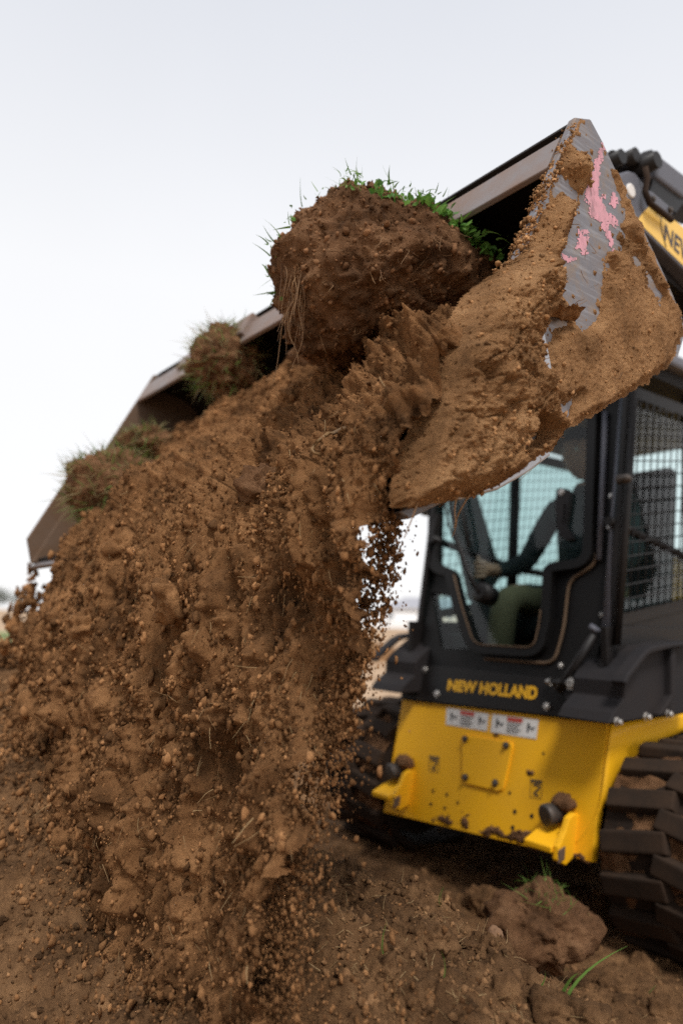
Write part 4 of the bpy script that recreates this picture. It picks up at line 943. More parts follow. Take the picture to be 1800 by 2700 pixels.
# crumbs stuck to the caked side of the bucket and along its front edge
ok = np.where(CK['c'] > 3)[0]; wgt = np.where(CK['th'][ok] > 0, 1.0, .25); idx = rg.choice(ok, 3200, p=wgt / wgt.sum())
S = np.clip(np.exp(rg.normal(size=3200) * .6) * .0012, .0005, .006); P = W3a(UN - CK['T'][idx] - S * .2, CK['RZ'][idx, 0] + rg.normal(size=3200) * .001, CK['RZ'][idx, 1] + rg.normal(size=3200) * .001)
sets = [clump_geo(P, S, PRO_S, ICO1[1], rg)]
tq = rg.random(2600) ** .7; f0 = np.array([1.155, .995]); f1 = np.array([.95, .60]); q2 = f0[None] * (1 - tq[:, None]) + f1[None] * tq[:, None]; bl = .001 + (.002 + .009 * tq) * smooth01(.4 + 1.2 * fbm(np.stack([tq * 14, 0 * tq, 0 * tq], -1), 3))
S = np.clip(np.exp(rg.normal(size=2600) * .5) * .0017, .0006, .006); P = W3a(UN + .009 + rg.normal(size=2600) * .009, q2[:, 0] - np.abs(rg.normal(size=2600)) * bl * .8 + .004, q2[:, 1] + np.abs(rg.normal(size=2600)) * bl * .5 - .002)
sets.append(clump_geo(P, S, PRO_S, ICO1[1], rg))
o = clump_object('stuck_crumbs', sets, 'soil_dry_grain', bucket); o['kind'] = 'stuff'
# crumbs on the mound
n = 19000; th_ = np.radians(rg.uniform(-33, 34, n)); d_ = .9 * np.exp(rg.random(n) * math.log(4.0 / .9)); Q = np.stack([np.sin(th_) * d_, np.cos(th_) * d_], -1)
S = np.clip(np.exp(rg.normal(size=n) * .6) * .0022, .0008, .010) * (.6 + .3 * d_); Pz = mound_z(Q) + CAM_Z + S * .25
sets = [clump_geo(np.column_stack([Q, Pz]), S, PRO_S, ICO1[1], rg)]
n = 800; th_ = np.radians(rg.uniform(-33, 34, n)); d_ = .9 * np.exp(rg.random(n) * math.log(4.0 / .9)); Q = np.stack([np.sin(th_) * d_, np.cos(th_) * d_], -1)
S = np.clip(np.exp(rg.normal(size=n) * .5) * .0055, .003, .02) * (.6 + .25 * d_); Pz = mound_z(Q) + CAM_Z + S * .2
sets.append(clump_geo(np.column_stack([Q, Pz]), S, PRO_M, ICO2[1], rg))
o = clump_object('scattered_crumbs', sets, 'soil_ground_grain'); tag(o, 'crumbs and small clods strewn over the soil heap', 'soil', kind='stuff')

# ================================================================== placing by looking: first surface hit along a pixel's ray
from mathutils.bvhtree import BVHTree
def bvh_of(V, Fc): return BVHTree.FromPolygons([tuple(v) for v in V], [tuple(int(i) for i in f) for f in Fc])
BV_M = bvh_of(MV[:, :], MF[::1]); BV_S = bvh_of(SV, SF)
CAMP = Vector((0, 0, CAM_Z))
def hit(bv, x, y):
    d = Vector(rayv(x, y)).normalized(); p, nrm, i, dist = bv.ray_cast(CAMP, d)
    if p is None: return None, None
    if nrm.dot(d) > 0: nrm = -nrm
    return np.array(p), np.array(nrm)

# ------------------------------------------------------------------ clods
def clod_verts(c, outline, depth, base, rough, seed, fine=1.0, axes=None):
    """a lump whose side-on outline (pixel offsets -> metres) is given by angle; depth in metres"""
    ex, ey, ez = axes if axes else (rt, up, -fw)
    ang = np.array([math.atan2(b, a) for a, b in outline]); rad = np.array([math.hypot(a, b) for a, b in outline]); o = np.argsort(ang); ang, rad = ang[o], rad[o]
    n = base; a = np.arctan2(n[:, 1], n[:, 0]); R = np.interp(a, np.concatenate([ang - 2 * PI, ang, ang + 2 * PI]), np.tile(rad, 3))
    q = n + 0.0; h = np.hypot(n[:, 0], n[:, 1]); zz = n[:, 2]
    P = np.stack([n[:, 0] * R, n[:, 1] * R, zz * depth], -1)
    s = np.median(rad)
    Pw = P + .02 * np.stack([fbm(P * 14 + seed, 3), fbm(P * 14 + seed + 5, 3), fbm(P * 14 + seed + 9, 3)], -1)
    f = rough * s * (.75 * fbm(n * 1.7 + seed, 5, .6) + .30 * np.maximum(0, lumps(n * 1.0 + seed, .38) - .2)) + fine * (.022 * (np.abs(fbm(P * 11 + seed, 5, .65)) - .25) + .010 * lumps(Pw + seed, .04) + .006 * lumps(Pw + seed + 3, .016) + .006 * fbm(P * 60 + seed, 4, .7))
    nn = P / (np.linalg.norm(P, axis=1)[:, None] + 1e-9); P = P + nn * f[:, None]
    return c + P[:, :1] * ex + P[:, 1:2] * ey + P[:, 2:] * ez
def leaf_geo(bases, dirs, size, rg):
    """broad little leaves: folded diamonds"""
    V, Fc, T = [], [], []
    for b, d, s in zip(bases, dirs, size):
        d = d / np.linalg.norm(d); w = np.cross(d, rg.normal(size=3)); w /= np.linalg.norm(w) + 1e-9; nn = np.cross(d, w); k = len(V); t0 = rg.random()
        V += [b, b + d * s * .45 + w * s * .36 + nn * s * .1, b + d * s - nn * s * .1, b + d * s * .45 - w * s * .36 + nn * s * .1, b + d * s * .5 - nn * s * .06, b + d * s * .8 + w * s * .22 + nn * s * .04, b + d * s * .8 - w * s * .22 + nn * s * .04]
        Fc += [(k, k + 1, k + 5, k + 4), (k + 4, k + 5, k + 2, k + 2)[:4], (k, k + 4, k + 6, k + 3), (k + 4, k + 2, k + 6, k + 6)[:4]]; T += [t0] * 7
    Fc = [tuple(dict.fromkeys(f)) for f in Fc]
    return V, Fc, T
PXM = lambda d: d / F_PX
# the big sod
cx, cy = 985, 745
uc_ = 1.24; rc, zc = on_u(cx, cy, uc_); C = W3(uc_, rc, zc); dist = float((C - C0) @ fw); k = PXM(dist)
OUT = [(880, 528), (945, 520), (1010, 540), (1085, 552), (1150, 575), (1205, 625), (1255, 670), (1300, 705), (1300, 770), (1230, 820), (1150, 865), (1060, 900), (960, 945), (870, 955), (800, 935), (758, 870), (735, 790), (722, 730), (738, 670), (770, 620), (815, 570)]
ICO6 = ico(7 - 1)
sod = empty('sod_clod', C - ZD * .2, 'big dark clod of sod with green weeds growing along its top', 'sod')
SODV = clod_verts(C, [((x - cx) * k * .95, (cy - y) * k * .95) for x, y in OUT], .21, ICO6[0], .14, 4.2, 1.0)
_n = up * math.cos(math.radians(21)) + rt * math.sin(math.radians(21)); _n = _n * .95 - fw * -.31; hgt = (SODV - C) @ _n; SODV = SODV - np.outer(np.maximum(0, hgt - .155) * .85, _n)
mesh('earth_body', SODV, ICO6[1], 'soil_dark', sod, smooth=True)
vis = rg.integers(0, len(SODV), 6000); cs = np.clip(np.exp(rg.normal(size=6000) * .6) * .0021, .0008, .010)
cr = clump_object('sod_crumbs', [clump_geo(SODV[vis], cs, PRO_S, ICO1[1], rg)], 'soil_dark_grain', sod); cr['kind'] = 'stuff'
BV_SOD = bvh_of(SODV, ICO6[1])
def sod_base(x, y, inward=14):
    dx, dy = x - cx, y - cy; L_ = math.hypot(dx, dy)
    for sft in np.arange(-30, 160, 5):
        qx, qy = x - dx / L_ * sft, y - dy / L_ * sft; p, nr = hit(BV_SOD, qx, qy)
        if p is not None: return p, nr, np.array([dx / L_, -dy / L_])
    return None, None, None
bases, dirs = [], []; lb, ld, ls = [], [], []
def along(pts, n):
    pts = np.array(pts, float); s = np.concatenate([[0], np.cumsum(np.linalg.norm(np.diff(pts, axis=0), axis=1))]); t = rg.random(n) * s[-1]
    return np.stack([np.interp(t, s, pts[:, 0]), np.interp(t, s, pts[:, 1])], -1)
for (pts, n, gl, nl) in [([(905, 522), (960, 535)], 40, .045, 6), ([(985, 540), (1130, 570)], 46, .03, 60), ([(1130, 570), (1215, 632), (1295, 700)], 26, .03, 150), ([(725, 800), (735, 680), (800, 590)], 26, .035, 6), ([(800, 590), (870, 530)], 8, .02, 0)]:
    for x, y in along(pts, n):
        p, nr, o2 = sod_base(x, y)
        if p is None: continue
        bases.append(p - fw * rg.uniform(-.03, .08)); dirs.append(rt * o2[0] + up * o2[1] + rg.normal(size=3) * .55 + ZD * .35 - fw * rg.uniform(-.5, .5))
    for x, y in along(pts, nl):
        p, nr, o2 = sod_base(x, y)
        if p is None: continue
        p = p + rt * o2[0] * rg.uniform(-.03, .012) + up * o2[1] * rg.uniform(-.02, .012) - fw * rg.uniform(-.0, .03)
        lb.append(p); ld.append(rt * o2[0] * .8 + up * o2[1] + rg.normal(size=3) * .7); ls.append(rg.uniform(.010, .024))
V, Fc, T = blade_geo(bases, dirs, rg.uniform(.012, .036, len(bases)), rg.uniform(.001, .0024, len(bases)), .5, rg)
mesh('grass_blades', V, Fc, 'grass_green', sod, tint=T)['kind'] = 'stuff'
V, Fc, T = leaf_geo(lb, ld, ls, rg); mesh('weed_leaves', V, Fc, 'leaf_green', sod, tint=T)['kind'] = 'stuff'
items = []
for q in range(60):
    x, y = rg.uniform(760, 1200), rg.uniform(580, 900); p, nr = hit(BV_SOD, x, y)
    if p is None: continue
    items.append((wiggle(p, nr * .3 - ZD * .8 + rg.normal(size=3) * .6, rg.uniform(.015, .06), rg), rg.uniform(.0005, .0011)))
for q in range(26):                                            # roots hanging at its left side
    x, y = rg.uniform(738, 800), rg.uniform(690, 850); p, nr = hit(BV_SOD, x, y)
    if p is None: continue
    items.append((wiggle(p + nr * .002, -ZD + rg.normal(size=3) * .12 - fw * .1, rg.uniform(.05, .16), rg, .07), rg.uniform(.0006, .0014)))
strands('roots', items, 'root', sod)['kind'] = 'stuff'

def grassy_sod(name, px, py, u0, w, h, dp, label, ng, gl, mat, seed, tuft='up'):
    r_, z_ = on_u(px, py, u0); C = W3(u0, r_, z_); k = PXM(float((C - C0) @ fw)); an = np.linspace(0, 2 * PI, 13)[:-1]
    root = empty(name, C - ZD * h * k, label, 'sod')
    V = clod_verts(C, [(w * k * math.cos(a), h * k * math.sin(a)) for a in an], dp, ICO5[0], .22, seed); mesh('earth_body', V, ICO5[1], 'soil_dark', root, smooth=True)
    idx = rg.integers(0, len(V), ng); vv = V[idx]; nn = (vv - C) / np.linalg.norm(vv - C, axis=1)[:, None]
    ok = (nn @ (-fw) > -.4); vv, nn = vv[ok], nn[ok]
    D = nn + rg.normal(size=nn.shape) * .55 + ZD * .25
    V, Fc, T = blade_geo(vv - nn * .004, D, rg.uniform(.4, 1, len(vv)) * gl, rg.uniform(.0009, .0021, len(vv)), .45, rg); mesh('dry_grass', V, Fc, 'grass_dry', root, tint=T)['kind'] = 'stuff'
    m2 = rg.random(len(vv)) < .32
    V, Fc, T = blade_geo(vv[m2] - nn[m2] * .004, D[m2], rg.uniform(.5, 1, m2.sum()) * gl, rg.uniform(.001, .0024, m2.sum()), .35, rg); mesh('green_grass', V, Fc, 'grass_green', root, tint=T)['kind'] = 'stuff'
    return root
grassy_sod('grass_sod', 600, 955, 2.12, 88, 84, .13, 'matted grass sod hanging on the bucket rim beside the big weedy clod', 900, .06, 'x', 3.1)
grassy_sod('grass_sod', 300, 1290, 2.36, 112, 92, .13, 'rounded tuft of dry grass sod sliding over the far end of the lip', 1300, .06, 'x', 7.7)
grassy_sod('grass_sod', 385, 1168, 2.55, 70, 30, .08, 'thin straw-coloured grass mat lying inside the far bucket corner', 420, .05, 'x', 9.2)

def clod(px, py, w, h, bv, label, mat, seed, name='earth_clod', sink=.35, group=None, sub_=ICO4, cat='clod', rough=.30, fine=1.0):
    p, nr = hit(bv, px, py)
    if p is None: return None
    k = PXM(float((p - C0) @ fw)); an = np.linspace(0, 2 * PI, 11)[:-1]; dp = .5 * (w + h) * k
    C = p - nr * dp * sink
    V = clod_verts(C, [(w * k * math.cos(a), h * k * math.sin(a)) for a in an], dp, sub_[0], rough, seed, fine)
    o = mesh(name, V, sub_[1], mat, None, smooth=True, loc=C); tag(o, label, cat, group); return o
clod(880, 935, 85, 40, BV_S, 'flat dark lump standing in for the shaded gap under the weedy sod', 'soil_dark', 4.5)  # dark lump added to give the shade of the gap below the sod
clod(705, 1275, 60, 48, BV_S, 'dark crumbly clod on the lip in the middle of the pour', 'soil_dark', 5.5)
clod(455, 1085, 55, 30, BV_S, 'pale brown clod resting against the back of the bucket', 'soil_moist', 6.5)
for i, (x, y, w, h, lab) in enumerate([(330, 1440, 62, 46, 'broad smooth clod breaking off below the dry grass tuft'), (470, 1575, 44, 52, 'smooth flat-faced clod falling in the middle of the curtain'), (245, 1650, 52, 45, 'blocky clod falling at the outer edge of the curtain'), (250, 1900, 50, 66, 'tall smooth clod falling just above the heap')]):
    clod(x, y, w, h, BV_S, lab, 'soil_moist', 11.3 + i, 'falling_clod', sink=.8, rough=.3)
for i, (x, y, w, h, lab) in enumerate([(650, 2455, 46, 40, 'round brown stone tumbling low in the falling soil'), (480, 2400, 34, 30, 'angular brown stone tumbling beside the round one'), (770, 2400, 26, 24, 'small pale stone low in the falling soil')]):
    clod(x, y, w, h, BV_S, lab, 'soil_moist', 31.3 + i, 'stone', sink=.0, sub_=ICO4, cat='stone', rough=.25, fine=.35)
# clods and stones on the heap
clod(1275, 2395, 46, 48, BV_M, 'upright crumbly clod standing on the shoulder of the heap', 'soil_ground', 41.1, sub_=ICO5, sink=.1)
clod(1150, 2480, 46, 34, BV_M, 'lumpy clod half sunk in the heap beside the upright clod', 'soil_ground', 42.1, sub_=ICO5)
clod(1270, 2500, 60, 30, BV_M, 'broad low clod at the foot of the upright clod', 'soil_ground', 43.1, sub_=ICO5)
def ground_sod():
    v_ = rayv(1425, 2440); p = C0 + v_ * (-.80 / v_[2]); k = PXM(float((p - C0) @ fw)); C = p + ZD * .05; an = np.linspace(0, 2 * PI, 13)[:-1]
    C = p + ZD * .0
    root = empty('turf_clod', C - ZD * .1, 'dark turf clod with green grass on top lying in front of the track', 'sod')
    V = clod_verts(C, [(135 * k * math.cos(a), 66 * k * math.sin(a)) for a in an], .12, ICO5[0], .22, 51.3); mesh('earth_body', V, ICO5[1], 'soil_dark', root, smooth=True)
    topi = np.where(V[:, 2] > np.quantile(V[:, 2], .90))[0]; idx = rg.choice(topi, 160); vv = V[idx]
    D = rg.normal(size=(160, 3)) * .8 + ZD * .5; bb, Fc, T = blade_geo(vv - ZD * .004, D, rg.uniform(.015, .045, 160), rg.uniform(.0006, .0015, 160), .5, rg); mesh('grass_blades', bb, Fc, 'grass_green', root, tint=T)['kind'] = 'stuff'
ground_sod()
for i, (x, y, w, h, lab) in enumerate([(1352, 2445, 24, 30, 'egg-shaped brown stone leaning on the turf clod'), (1372, 2500, 32, 26, 'rounded brown stone in front of the egg-shaped one'), (1305, 2465, 20, 16, 'small brown stone beside the upright clod')]):
    clod(x, y, w, h, BV_M, lab, 'stone', 61.3 + i, 'stone', sink=.1, sub_=ICO4, cat='stone', rough=.22, fine=.25)
for i, (x, y, w, h) in enumerate([(1450, 2660, 38, 26), (1620, 2600, 46, 28), (1740, 2660, 42, 32), (1560, 2690, 32, 24), (1330, 2610, 28, 20), (1130, 2620, 30, 20), (1690, 2540, 30, 18), (1020, 2560, 24, 16)]):
    clod(x, y, w, h, BV_M, 'rough brown clod lying among crumbs at the foot of the heap', 'soil_ground', 71.3 + i * 1.7, sub_=ICO4, group='clods at the foot of the heap', sink=.45, rough=.45)

# ------------------------------------------------------------------ straw, roots and single grass blades
def on_bucket(x, y):
    r_, z_ = on_u(x, y, UN); return W3(UN - .045, r_, z_), -UD
its = []
for q in range(150):
    x = rg.uniform(1060, 1760); y = rg.uniform(560, 1320); P_ = [(1060, 1335), (1130, 1000), (1290, 720), (1420, 640), (1500, 520), (1600, 640), (1790, 860), (1640, 1030), (1450, 1130), (1420, 1210), (1200, 1310)]
    if pdist(np.array([x]), np.array([y]), P_)[0] < 5: continue
    r_, z_ = on_u(x, y, UN); off = .052 if pdist(np.array([x]), np.array([y]), thickp)[0] > 20 else .014
    its.append((wiggle(W3(UN - off, r_, z_), rg.normal(size=3) * .6 - UD * .15 - ZD * .25, rg.uniform(.008, .045), rg), rg.uniform(.0004, .0009)))
for x, y, ln in [(1068, 1320, .06), (1165, 1318, .05), (1200, 1310, .07), (1185, 1290, .05)]:
    r_, z_ = on_u(x, y, UN); its.append((wiggle(W3(UN - .03, r_, z_), -ZD + rg.normal(size=3) * .35, ln, rg, .12, 9), .0014))
o = strands('root_fibres', its, 'root'); tag(o, 'fine root fibres sticking out of the soil caked on the bucket side', 'roots', kind='stuff')
its = []
for q in range(300):
    x, y = rg.uniform(60, 1040), rg.uniform(1000, 2680); p, nr = hit(BV_S, x, y)
    if p is None: continue
    its.append((wiggle(p + nr * rg.uniform(.002, .02), rg.normal(size=3) * .6 + np.array([0, 0, -.9]), rg.uniform(.01, .045), rg, .05), rg.uniform(.0004, .0008)))
o = strands('straw_bits', its, 'straw'); tag(o, 'bits of straw and root mixed into the pouring soil', 'straw', kind='stuff')
its = []
for q in range(330):
    x, y = rg.uniform(830, 1800), rg.uniform(2250, 2700); p, nr = hit(BV_M, x, y)
    if p is None: continue
    its.append((wiggle(p + nr * .003, rg.normal(size=3) + nr * .4, rg.uniform(.008, .035), rg, .04), rg.uniform(.0004, .0008)))
o = strands('straw_litter', its, 'straw'); tag(o, 'bits of straw littering the soil heap', 'straw', kind='stuff')
rp_ = []
for x, y in [(925, 1134), (900, 1139), (878, 1146), (862, 1150), (845, 1163), (831, 1176), (822, 1192), (826, 1202), (842, 1207)]:
    p, nr = hit(BV_S, x, y)
    if p is not None: rp_.append(p + nr * .006 - fw * .015)
mid = np.array(rp_); dep = np.median((mid - C0) @ fw)
mid = np.array([C0 + (q - C0) * (.6 * dep / ((q - C0) @ fw) + .4) for q in mid])
o = tube('pale_root', mid, np.linspace(.0038, .0024, len(mid)), 'straw', None, 8); tag(o, 'thick pale curled root lying on the soil in the bucket', 'root')
bs, ds, lns, ws = [], [], [], []
for x, y, ln, w, dx in [(1490, 2640, .10, .0030, .6), (1475, 2640, .085, .0028, .5), (1470, 2570, .05, .002, .7), (1160, 2390, .04, .002, -.4), (1165, 2385, .035, .002, -.2), (1420, 2610, .04, .0016, .8), (1010, 2520, .05, .0014, .1), (1170, 2580, .05, .0014, .2), (1710, 2620, .04, .0016, .5)]:
    p, nr = hit(BV_M, x, y)
    if p is None: continue
    b_, Fc, T = blade_geo([p], [rt * dx + up * 1.0 + rg.normal(size=3) * .15], [ln], [w], .3, rg, 6)
    o = mesh('grass_sprig', b_, Fc, 'grass_green', None, tint=T, loc=p); tag(o, 'single green grass blade sticking up from the heap', 'grass', 'grass blades on the heap')

# ================================================================== DRIVER in the cab
seat = empty('driver_seat', W3(UC, 2.95, -.40), 'black high-backed seat behind the driver in the cab', 'seat')
box('cushion', W3(UC, 2.80, -.02), UD * .24, RD * .24, ZD * .06, 'seat_black', seat, bevel=.04)
slab('backrest', [W3(UC - .23, r, z) for r, z in [(3.02, .0), (3.12, .55), (3.15, .72), (3.22, .72), (3.20, .5), (3.12, .0)]], UD * .46, 'seat_black', seat, bevel=.03)
box('pedestal', W3(UC, 2.85, -.24), UD * .18, RD * .18, ZD * .16, 'seat_black', seat, bevel=.01)
for s_ in (-1, 1):
    con = box('armrest_console', W3(UC + s_ * .32, 2.66, .0), UD * .06, RD * .20, ZD * .10, 'seat_black', seat, bevel=.03)
    tube('joystick', [W3(UC + s_ * .31, 2.50, .08), W3(UC + s_ * .31, 2.48, .17), W3(UC + s_ * .30, 2.47, .20), W3(UC + s_ * .30, 2.465, .27)], [.012, .012, .02, .018], 'seat_black', seat, 10)
def driver():
    P, E_, Rd = [], [], []
    def add(u, r, z, rad, frm=None):
        P.append(W3(u, r, z)); Rd.append(rad); i = len(P) - 1
        if frm is not None: E_.append((frm, i))
        return i
    pel = add(UC, 2.87, .10, (.155, .12)); w = add(UC, 2.87, .26, (.14, .105), pel); ch = add(UC, 2.85, .44, (.165, .12), w); nk = add(UC, 2.83, .575, (.06, .06), ch)
    nk2 = add(UC, 2.815, .64, (.052, .055), nk)
    for s_ in (-1, 1):
        sh = add(UC + s_ * .185, 2.85, .52, (.062, .062), ch); el = add(UC + s_ * .27, 2.74, .27, (.048, .048), sh); mid_ = add(UC + s_ * .285, 2.62, .235, (.042, .042), el)
        wr = add(UC + s_ * .29, 2.53, .225, (.027, .03), mid_); pa = add(UC + s_ * .295, 2.485, .225, (.036, .024), wr)
        for f in range(4):                                       # fingers closed round the joystick
            a = add(UC + s_ * (.272 + .002 * f), 2.452, .255 - .021 * f, (.0105, .0105), pa); b = add(UC + s_ * (.295), 2.432, .254 - .021 * f, (.0095, .0095), a); add(UC + s_ * .322, 2.440, .252 - .020 * f, (.0085, .0085), b)
        t0 = add(UC + s_ * .315, 2.475, .262, (.011, .011), pa); add(UC + s_ * .312, 2.450, .282, (.0095, .0095), t0)
        hp = add(UC + s_ * .10, 2.80, .08, (.095, .09), pel); kn = add(UC + s_ * .15, 2.44, .10, (.068, .068), hp); cf = add(UC + s_ * .15, 2.40, -.13, (.058, .058), kn); an = add(UC + s_ * .145, 2.42, -.33, (.042, .042), cf)
        add(UC + s_ * .15, 2.33, -.375, (.042, .035), an)
    me = bpy.data.meshes.new('b'); me.from_pydata([tuple(p) for p in P], E_, []); o = bpy.data.objects.new('b', me); COL.objects.link(o)
    o.modifiers.new('s', 'SKIN'); sv = me.skin_vertices[0].data
    for v, r_ in zip(sv, Rd): v.radius = r_
    sv[0].use_root = True
    o.modifiers.new('d', 'SUBSURF').levels = 2
    dg = bpy.context.evaluated_depsgraph_get(); dg.update(); ev = o.evaluated_get(dg); m2 = ev.to_mesh()
    V = [np.array(v.co[:]) for v in m2.vertices]; Fc = [tuple(p.vertices) for p in m2.polygons]; ev.to_mesh_clear(); bpy.data.objects.remove(o)
    # head: an egg with brow, nose, lips, chin and ears
    hc_ = W3(UC, 2.795, .755); n0 = len(V); n = ICO4[0]; fwd, lat = -RD, UD
    f_, l_, z_ = n[:, 0], n[:, 1], n[:, 2]
    jaw = np.clip(-z_, 0, 1); sx = .098 * (1 - .14 * jaw); sy = .076 * (1 - .26 * jaw ** 1.5); sz = .118
    def bumpf(f0, l0, z0, w): return np.exp(-(((f_ - f0) ** 2 + (l_ - l0) ** 2 + (z_ - z0) ** 2) / w ** 2))
    dx = .028 * bumpf(.95, 0, -.16, .17) + .016 * bumpf(.98, 0, .02, .13) + .010 * bumpf(.92, 0, -.48, .22) + .010 * bumpf(.85, 0, -.80, .25) + .008 * (bumpf(.9, .3, .18, .22) + bumpf(.9, -.3, .18, .22)) - .012 * (bumpf(.92, .33, 0, .17) + bumpf(.92, -.33, 0, .17)) - .007 * bumpf(.95, 0, -.36, .09)
    ear = .022 * (bumpf(-.05, 1, -.05, .22) + bumpf(-.05, -1, -.05, .22)) * np.sign(l_)
    H = hc_ + np.outer(f_ * sx + dx, fwd) + np.outer(l_ * sy + ear, lat) + np.outer(z_ * sz, ZD)
    V += list(H); Fc += [tuple(int(i) + n0 for i in f) for f in ICO4[1]]
    root = empty('person', W3(UC, 2.87, .03), 'person in dark jacket and olive trousers sitting at the controls in the cab', 'person')
    body = mesh('body', V, Fc, 'skin', root, smooth=True)
    for mn in ('shirt', 'trousers', 'seat_black'): body.data.materials.append(MATS[mn])
    for p in body.data.polygons:
        c = np.array(p.center) + ORIG[root.name]; q = c - C0; uu_, rr_, zz_ = q @ UD, q @ RD, q[2]
        if p.vertices[0] >= n0: m_ = 0
        elif zz_ < -.31: m_ = 3
        elif zz_ < .15 and not (abs(uu_ - UC) > .22 and zz_ > .0): m_ = 2
        elif zz_ > .605: m_ = 0
        elif rr_ < 2.545: m_ = 0
        else: m_ = 1
        p.material_index = m_
    # hair cap, eyes and a lap belt
    hv = np.array(H); msk = (z_ > .28) | ((f_ < -.05) & (z_ > -.35)); Fk = ICO4[1][msk[ICO4[1]].all(1)]; used = np.unique(Fk); mp = np.full(len(hv), -1); mp[used] = np.arange(len(used))
    hh = mesh('hair', hc_ + (hv[used] - hc_) * 1.07, mp[Fk], 'hair_dark', root, smooth=True)
    for s_ in (-1, 1):
        c = hc_ + fwd * .082 + lat * s_ * .031 + ZD * .005; mesh('eye', c + ICO2[0] * .0115, ICO2[1], 'decal_white', root, smooth=True)
        mesh('iris', c + fwd * .0075 + ICO2[0] * .0058, ICO2[1], 'hair_dark', root, smooth=True)
        mesh('eyebrow', hc_ + fwd * .094 + lat * s_ * .031 + ZD * .026 + ICO2[0] @ np.array([fwd * .006, lat * .018, ZD * .004]), ICO2[1], 'hair_dark', root, smooth=True)
    tube('seat_belt', [W3(UC - .20, 2.83, .56), W3(UC - .10, 2.735, .42), W3(UC + .02, 2.74, .28), W3(UC + .15, 2.78, .13)], .014, 'seat_black', root, 6)
driver()

# ================================================================== FAR BACKGROUND
def house():
    c = np.array([18.6, 150.0, 0.0]); root = empty('far_house', c, 'low far house with grey hipped roof and beige walls', 'house'); a = 9.5; b = 5.0
    box('wall', c + ZD * 1.45, np.array([a, 0, 0]), np.array([0, b, 0]), ZD * 1.45, 'house_wall', root, bevel=0)
    V = [c + np.array([sx * (a + .8), sy * (b + .8), 2.9]) for sx, sy in ((-1, -1), (1, -1), (1, 1), (-1, 1))] + [c + np.array([-a + 4.5, 0, 5.4]), c + np.array([a - 4.5, 0, 5.4])]
    rf = mesh('roof', V, [(0, 1, 5, 4), (2, 3, 4, 5), (1, 2, 5), (3, 0, 4), (3, 2, 1, 0)], 'house_roof', root)
    box('chimney', c + np.array([2, .6, 5.3]), np.array([.4, 0, 0]), np.array([0, .4, 0]), ZD * .7, 'house_wall', rf, bevel=0)
    for x in (-6.5, -3.2, 3.4, 6.6):
        w = box('window', c + np.array([x, -b - .03, 1.6]), np.array([.75, 0, 0]), np.array([0, .05, 0]), ZD * .6, 'house_white', root, bevel=0)
        box('window_pane', c + np.array([x, -b - .09, 1.6]), np.array([.62, 0, 0]), np.array([0, .02, 0]), ZD * .48, 'window_dark', w, bevel=0)
    d = box('door', c + np.array([0, -b - .04, 1.05]), np.array([.55, 0, 0]), np.array([0, .05, 0]), ZD * 1.05, 'house_white', root, bevel=0)
house()
def shed():
    c = np.array([5.2, 118.0, 0.0]); root = empty('white_trailer', c, 'long white site trailer standing before the far house', 'trailer')
    box('body', c + ZD * 1.15, np.array([7.5, 0, 0]), np.array([0, 1.2, 0]), ZD * .85, 'house_white', root, bevel=.1)
    box('roof_cap', c + ZD * 2.04, np.array([7.6, 0, 0]), np.array([0, 1.3, 0]), ZD * .035, 'house_roof', root, bevel=0)
    for x in (-5, -2, 3): box('window', c + np.array([x, -1.22, 1.3]), np.array([.5, 0, 0]), np.array([0, .03, 0]), ZD * .35, 'window_dark', root, bevel=0)
    for x in (-2.5, 2.5): tube('wheel', [c + np.array([x, -1.15, .33]), c + np.array([x, -.9, .33])], .33, 'rubber', root, 14)
shed()
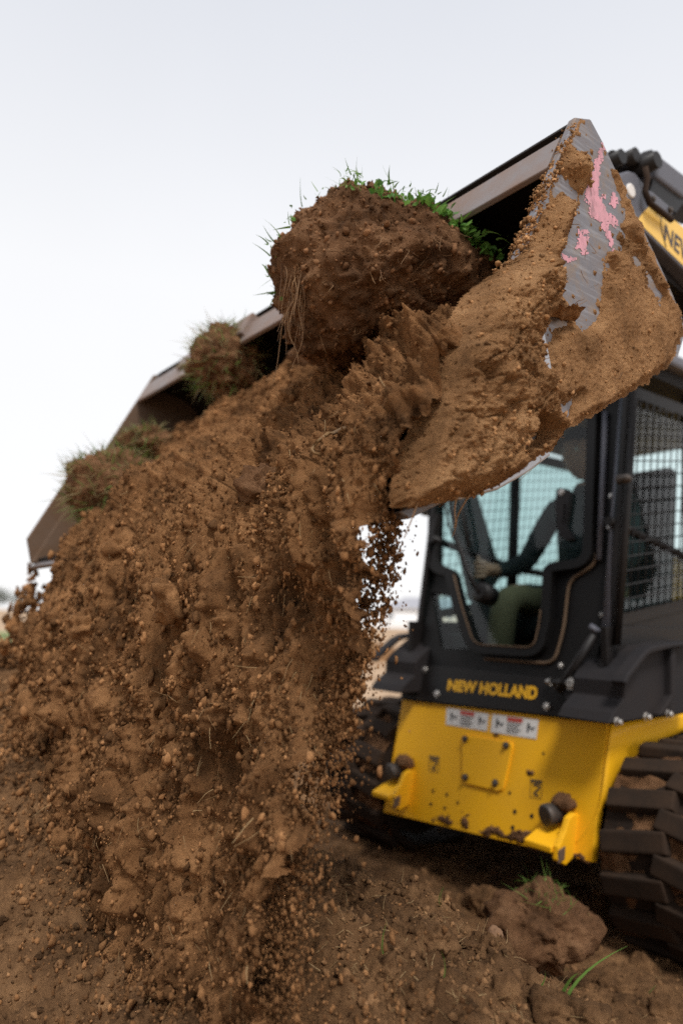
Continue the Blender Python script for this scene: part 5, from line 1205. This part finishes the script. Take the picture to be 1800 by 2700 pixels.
def tree(x, y, h, w, seed, label):
    rg2 = np.random.default_rng(seed); c = np.array([x, y, 0.0]); root = empty('far_tree', c, label, 'tree', 'trees on the horizon')
    V, Fc = tube_geo([c, c + ZD * h * .35, c + ZD * h * .7], [.22, .16, .06], 7); tr = mesh('trunk', V, Fc, 'bark', root)
    for k in range(5):
        a = rg2.uniform(0, 2 * PI); p = c + ZD * h * rg2.uniform(.3, .5); tube('limb', [p, p + np.array([math.cos(a) * w * .4, math.sin(a) * w * .4, h * .25])], [.08, .03], 'bark', tr, 5)
    n = 1500; q = rg2.normal(size=(n, 3)); q /= np.linalg.norm(q, axis=1)[:, None]; q *= (rg2.random(n) ** .4)[:, None]; q = q * (1 + .3 * fbm(q * 2 + seed, 2))[:, None]
    ctr = c + ZD * h * .64 + q * np.array([w * .5, w * .5, h * .38]); e1 = rg2.normal(size=(n, 3)); e2 = rg2.normal(size=(n, 3)); sz = .16 * h / 6
    V = np.stack([ctr + e1 * sz, ctr + e2 * sz, ctr - e1 * sz * .5 - e2 * sz * .5], 1).reshape(-1, 3)
    mesh('crown', V, np.arange(3 * n).reshape(-1, 3), 'far_leaf', root)
for i, (x, y, h, w) in enumerate([(-118, 250, 8.5, 11), (-107, 246, 7, 9), (-98, 255, 8, 12), (-128, 240, 7.5, 9), (-90, 262, 6, 8), (-139, 252, 9, 12)]):
    tree(x, y, h, w, 90 + i, 'hazy grey-green tree on the far horizon beyond the grass')
# a low berm of clods across the open ground behind the loader
def berm():
    xs = np.linspace(-4.5, 9, 160); vs = np.linspace(-1, 1, 22); X, V_ = np.meshgrid(xs, vs, indexing='ij'); P = np.stack([X.ravel(), V_.ravel() * 2, 0 * X.ravel()], -1)
    h = .30 * (1 - V_.ravel() ** 2) * (1 + .6 * fbm(P * [.9, .6, 1], 3)) + .22 * np.maximum(0, lumps(P + 3, .6) - .3) * (1 - V_.ravel() ** 2) - .02
    y = 17.5 + .1 * X.ravel() + V_.ravel() * .9
    o = mesh('soil_berm', np.stack([X.ravel(), y, h], -1), grid_faces(160, 22)[:, ::-1], 'soil_ground', smooth=True); tag(o, 'low ridge of dark soil across the open ground behind the loader', 'soil ridge', kind='structure')
berm()
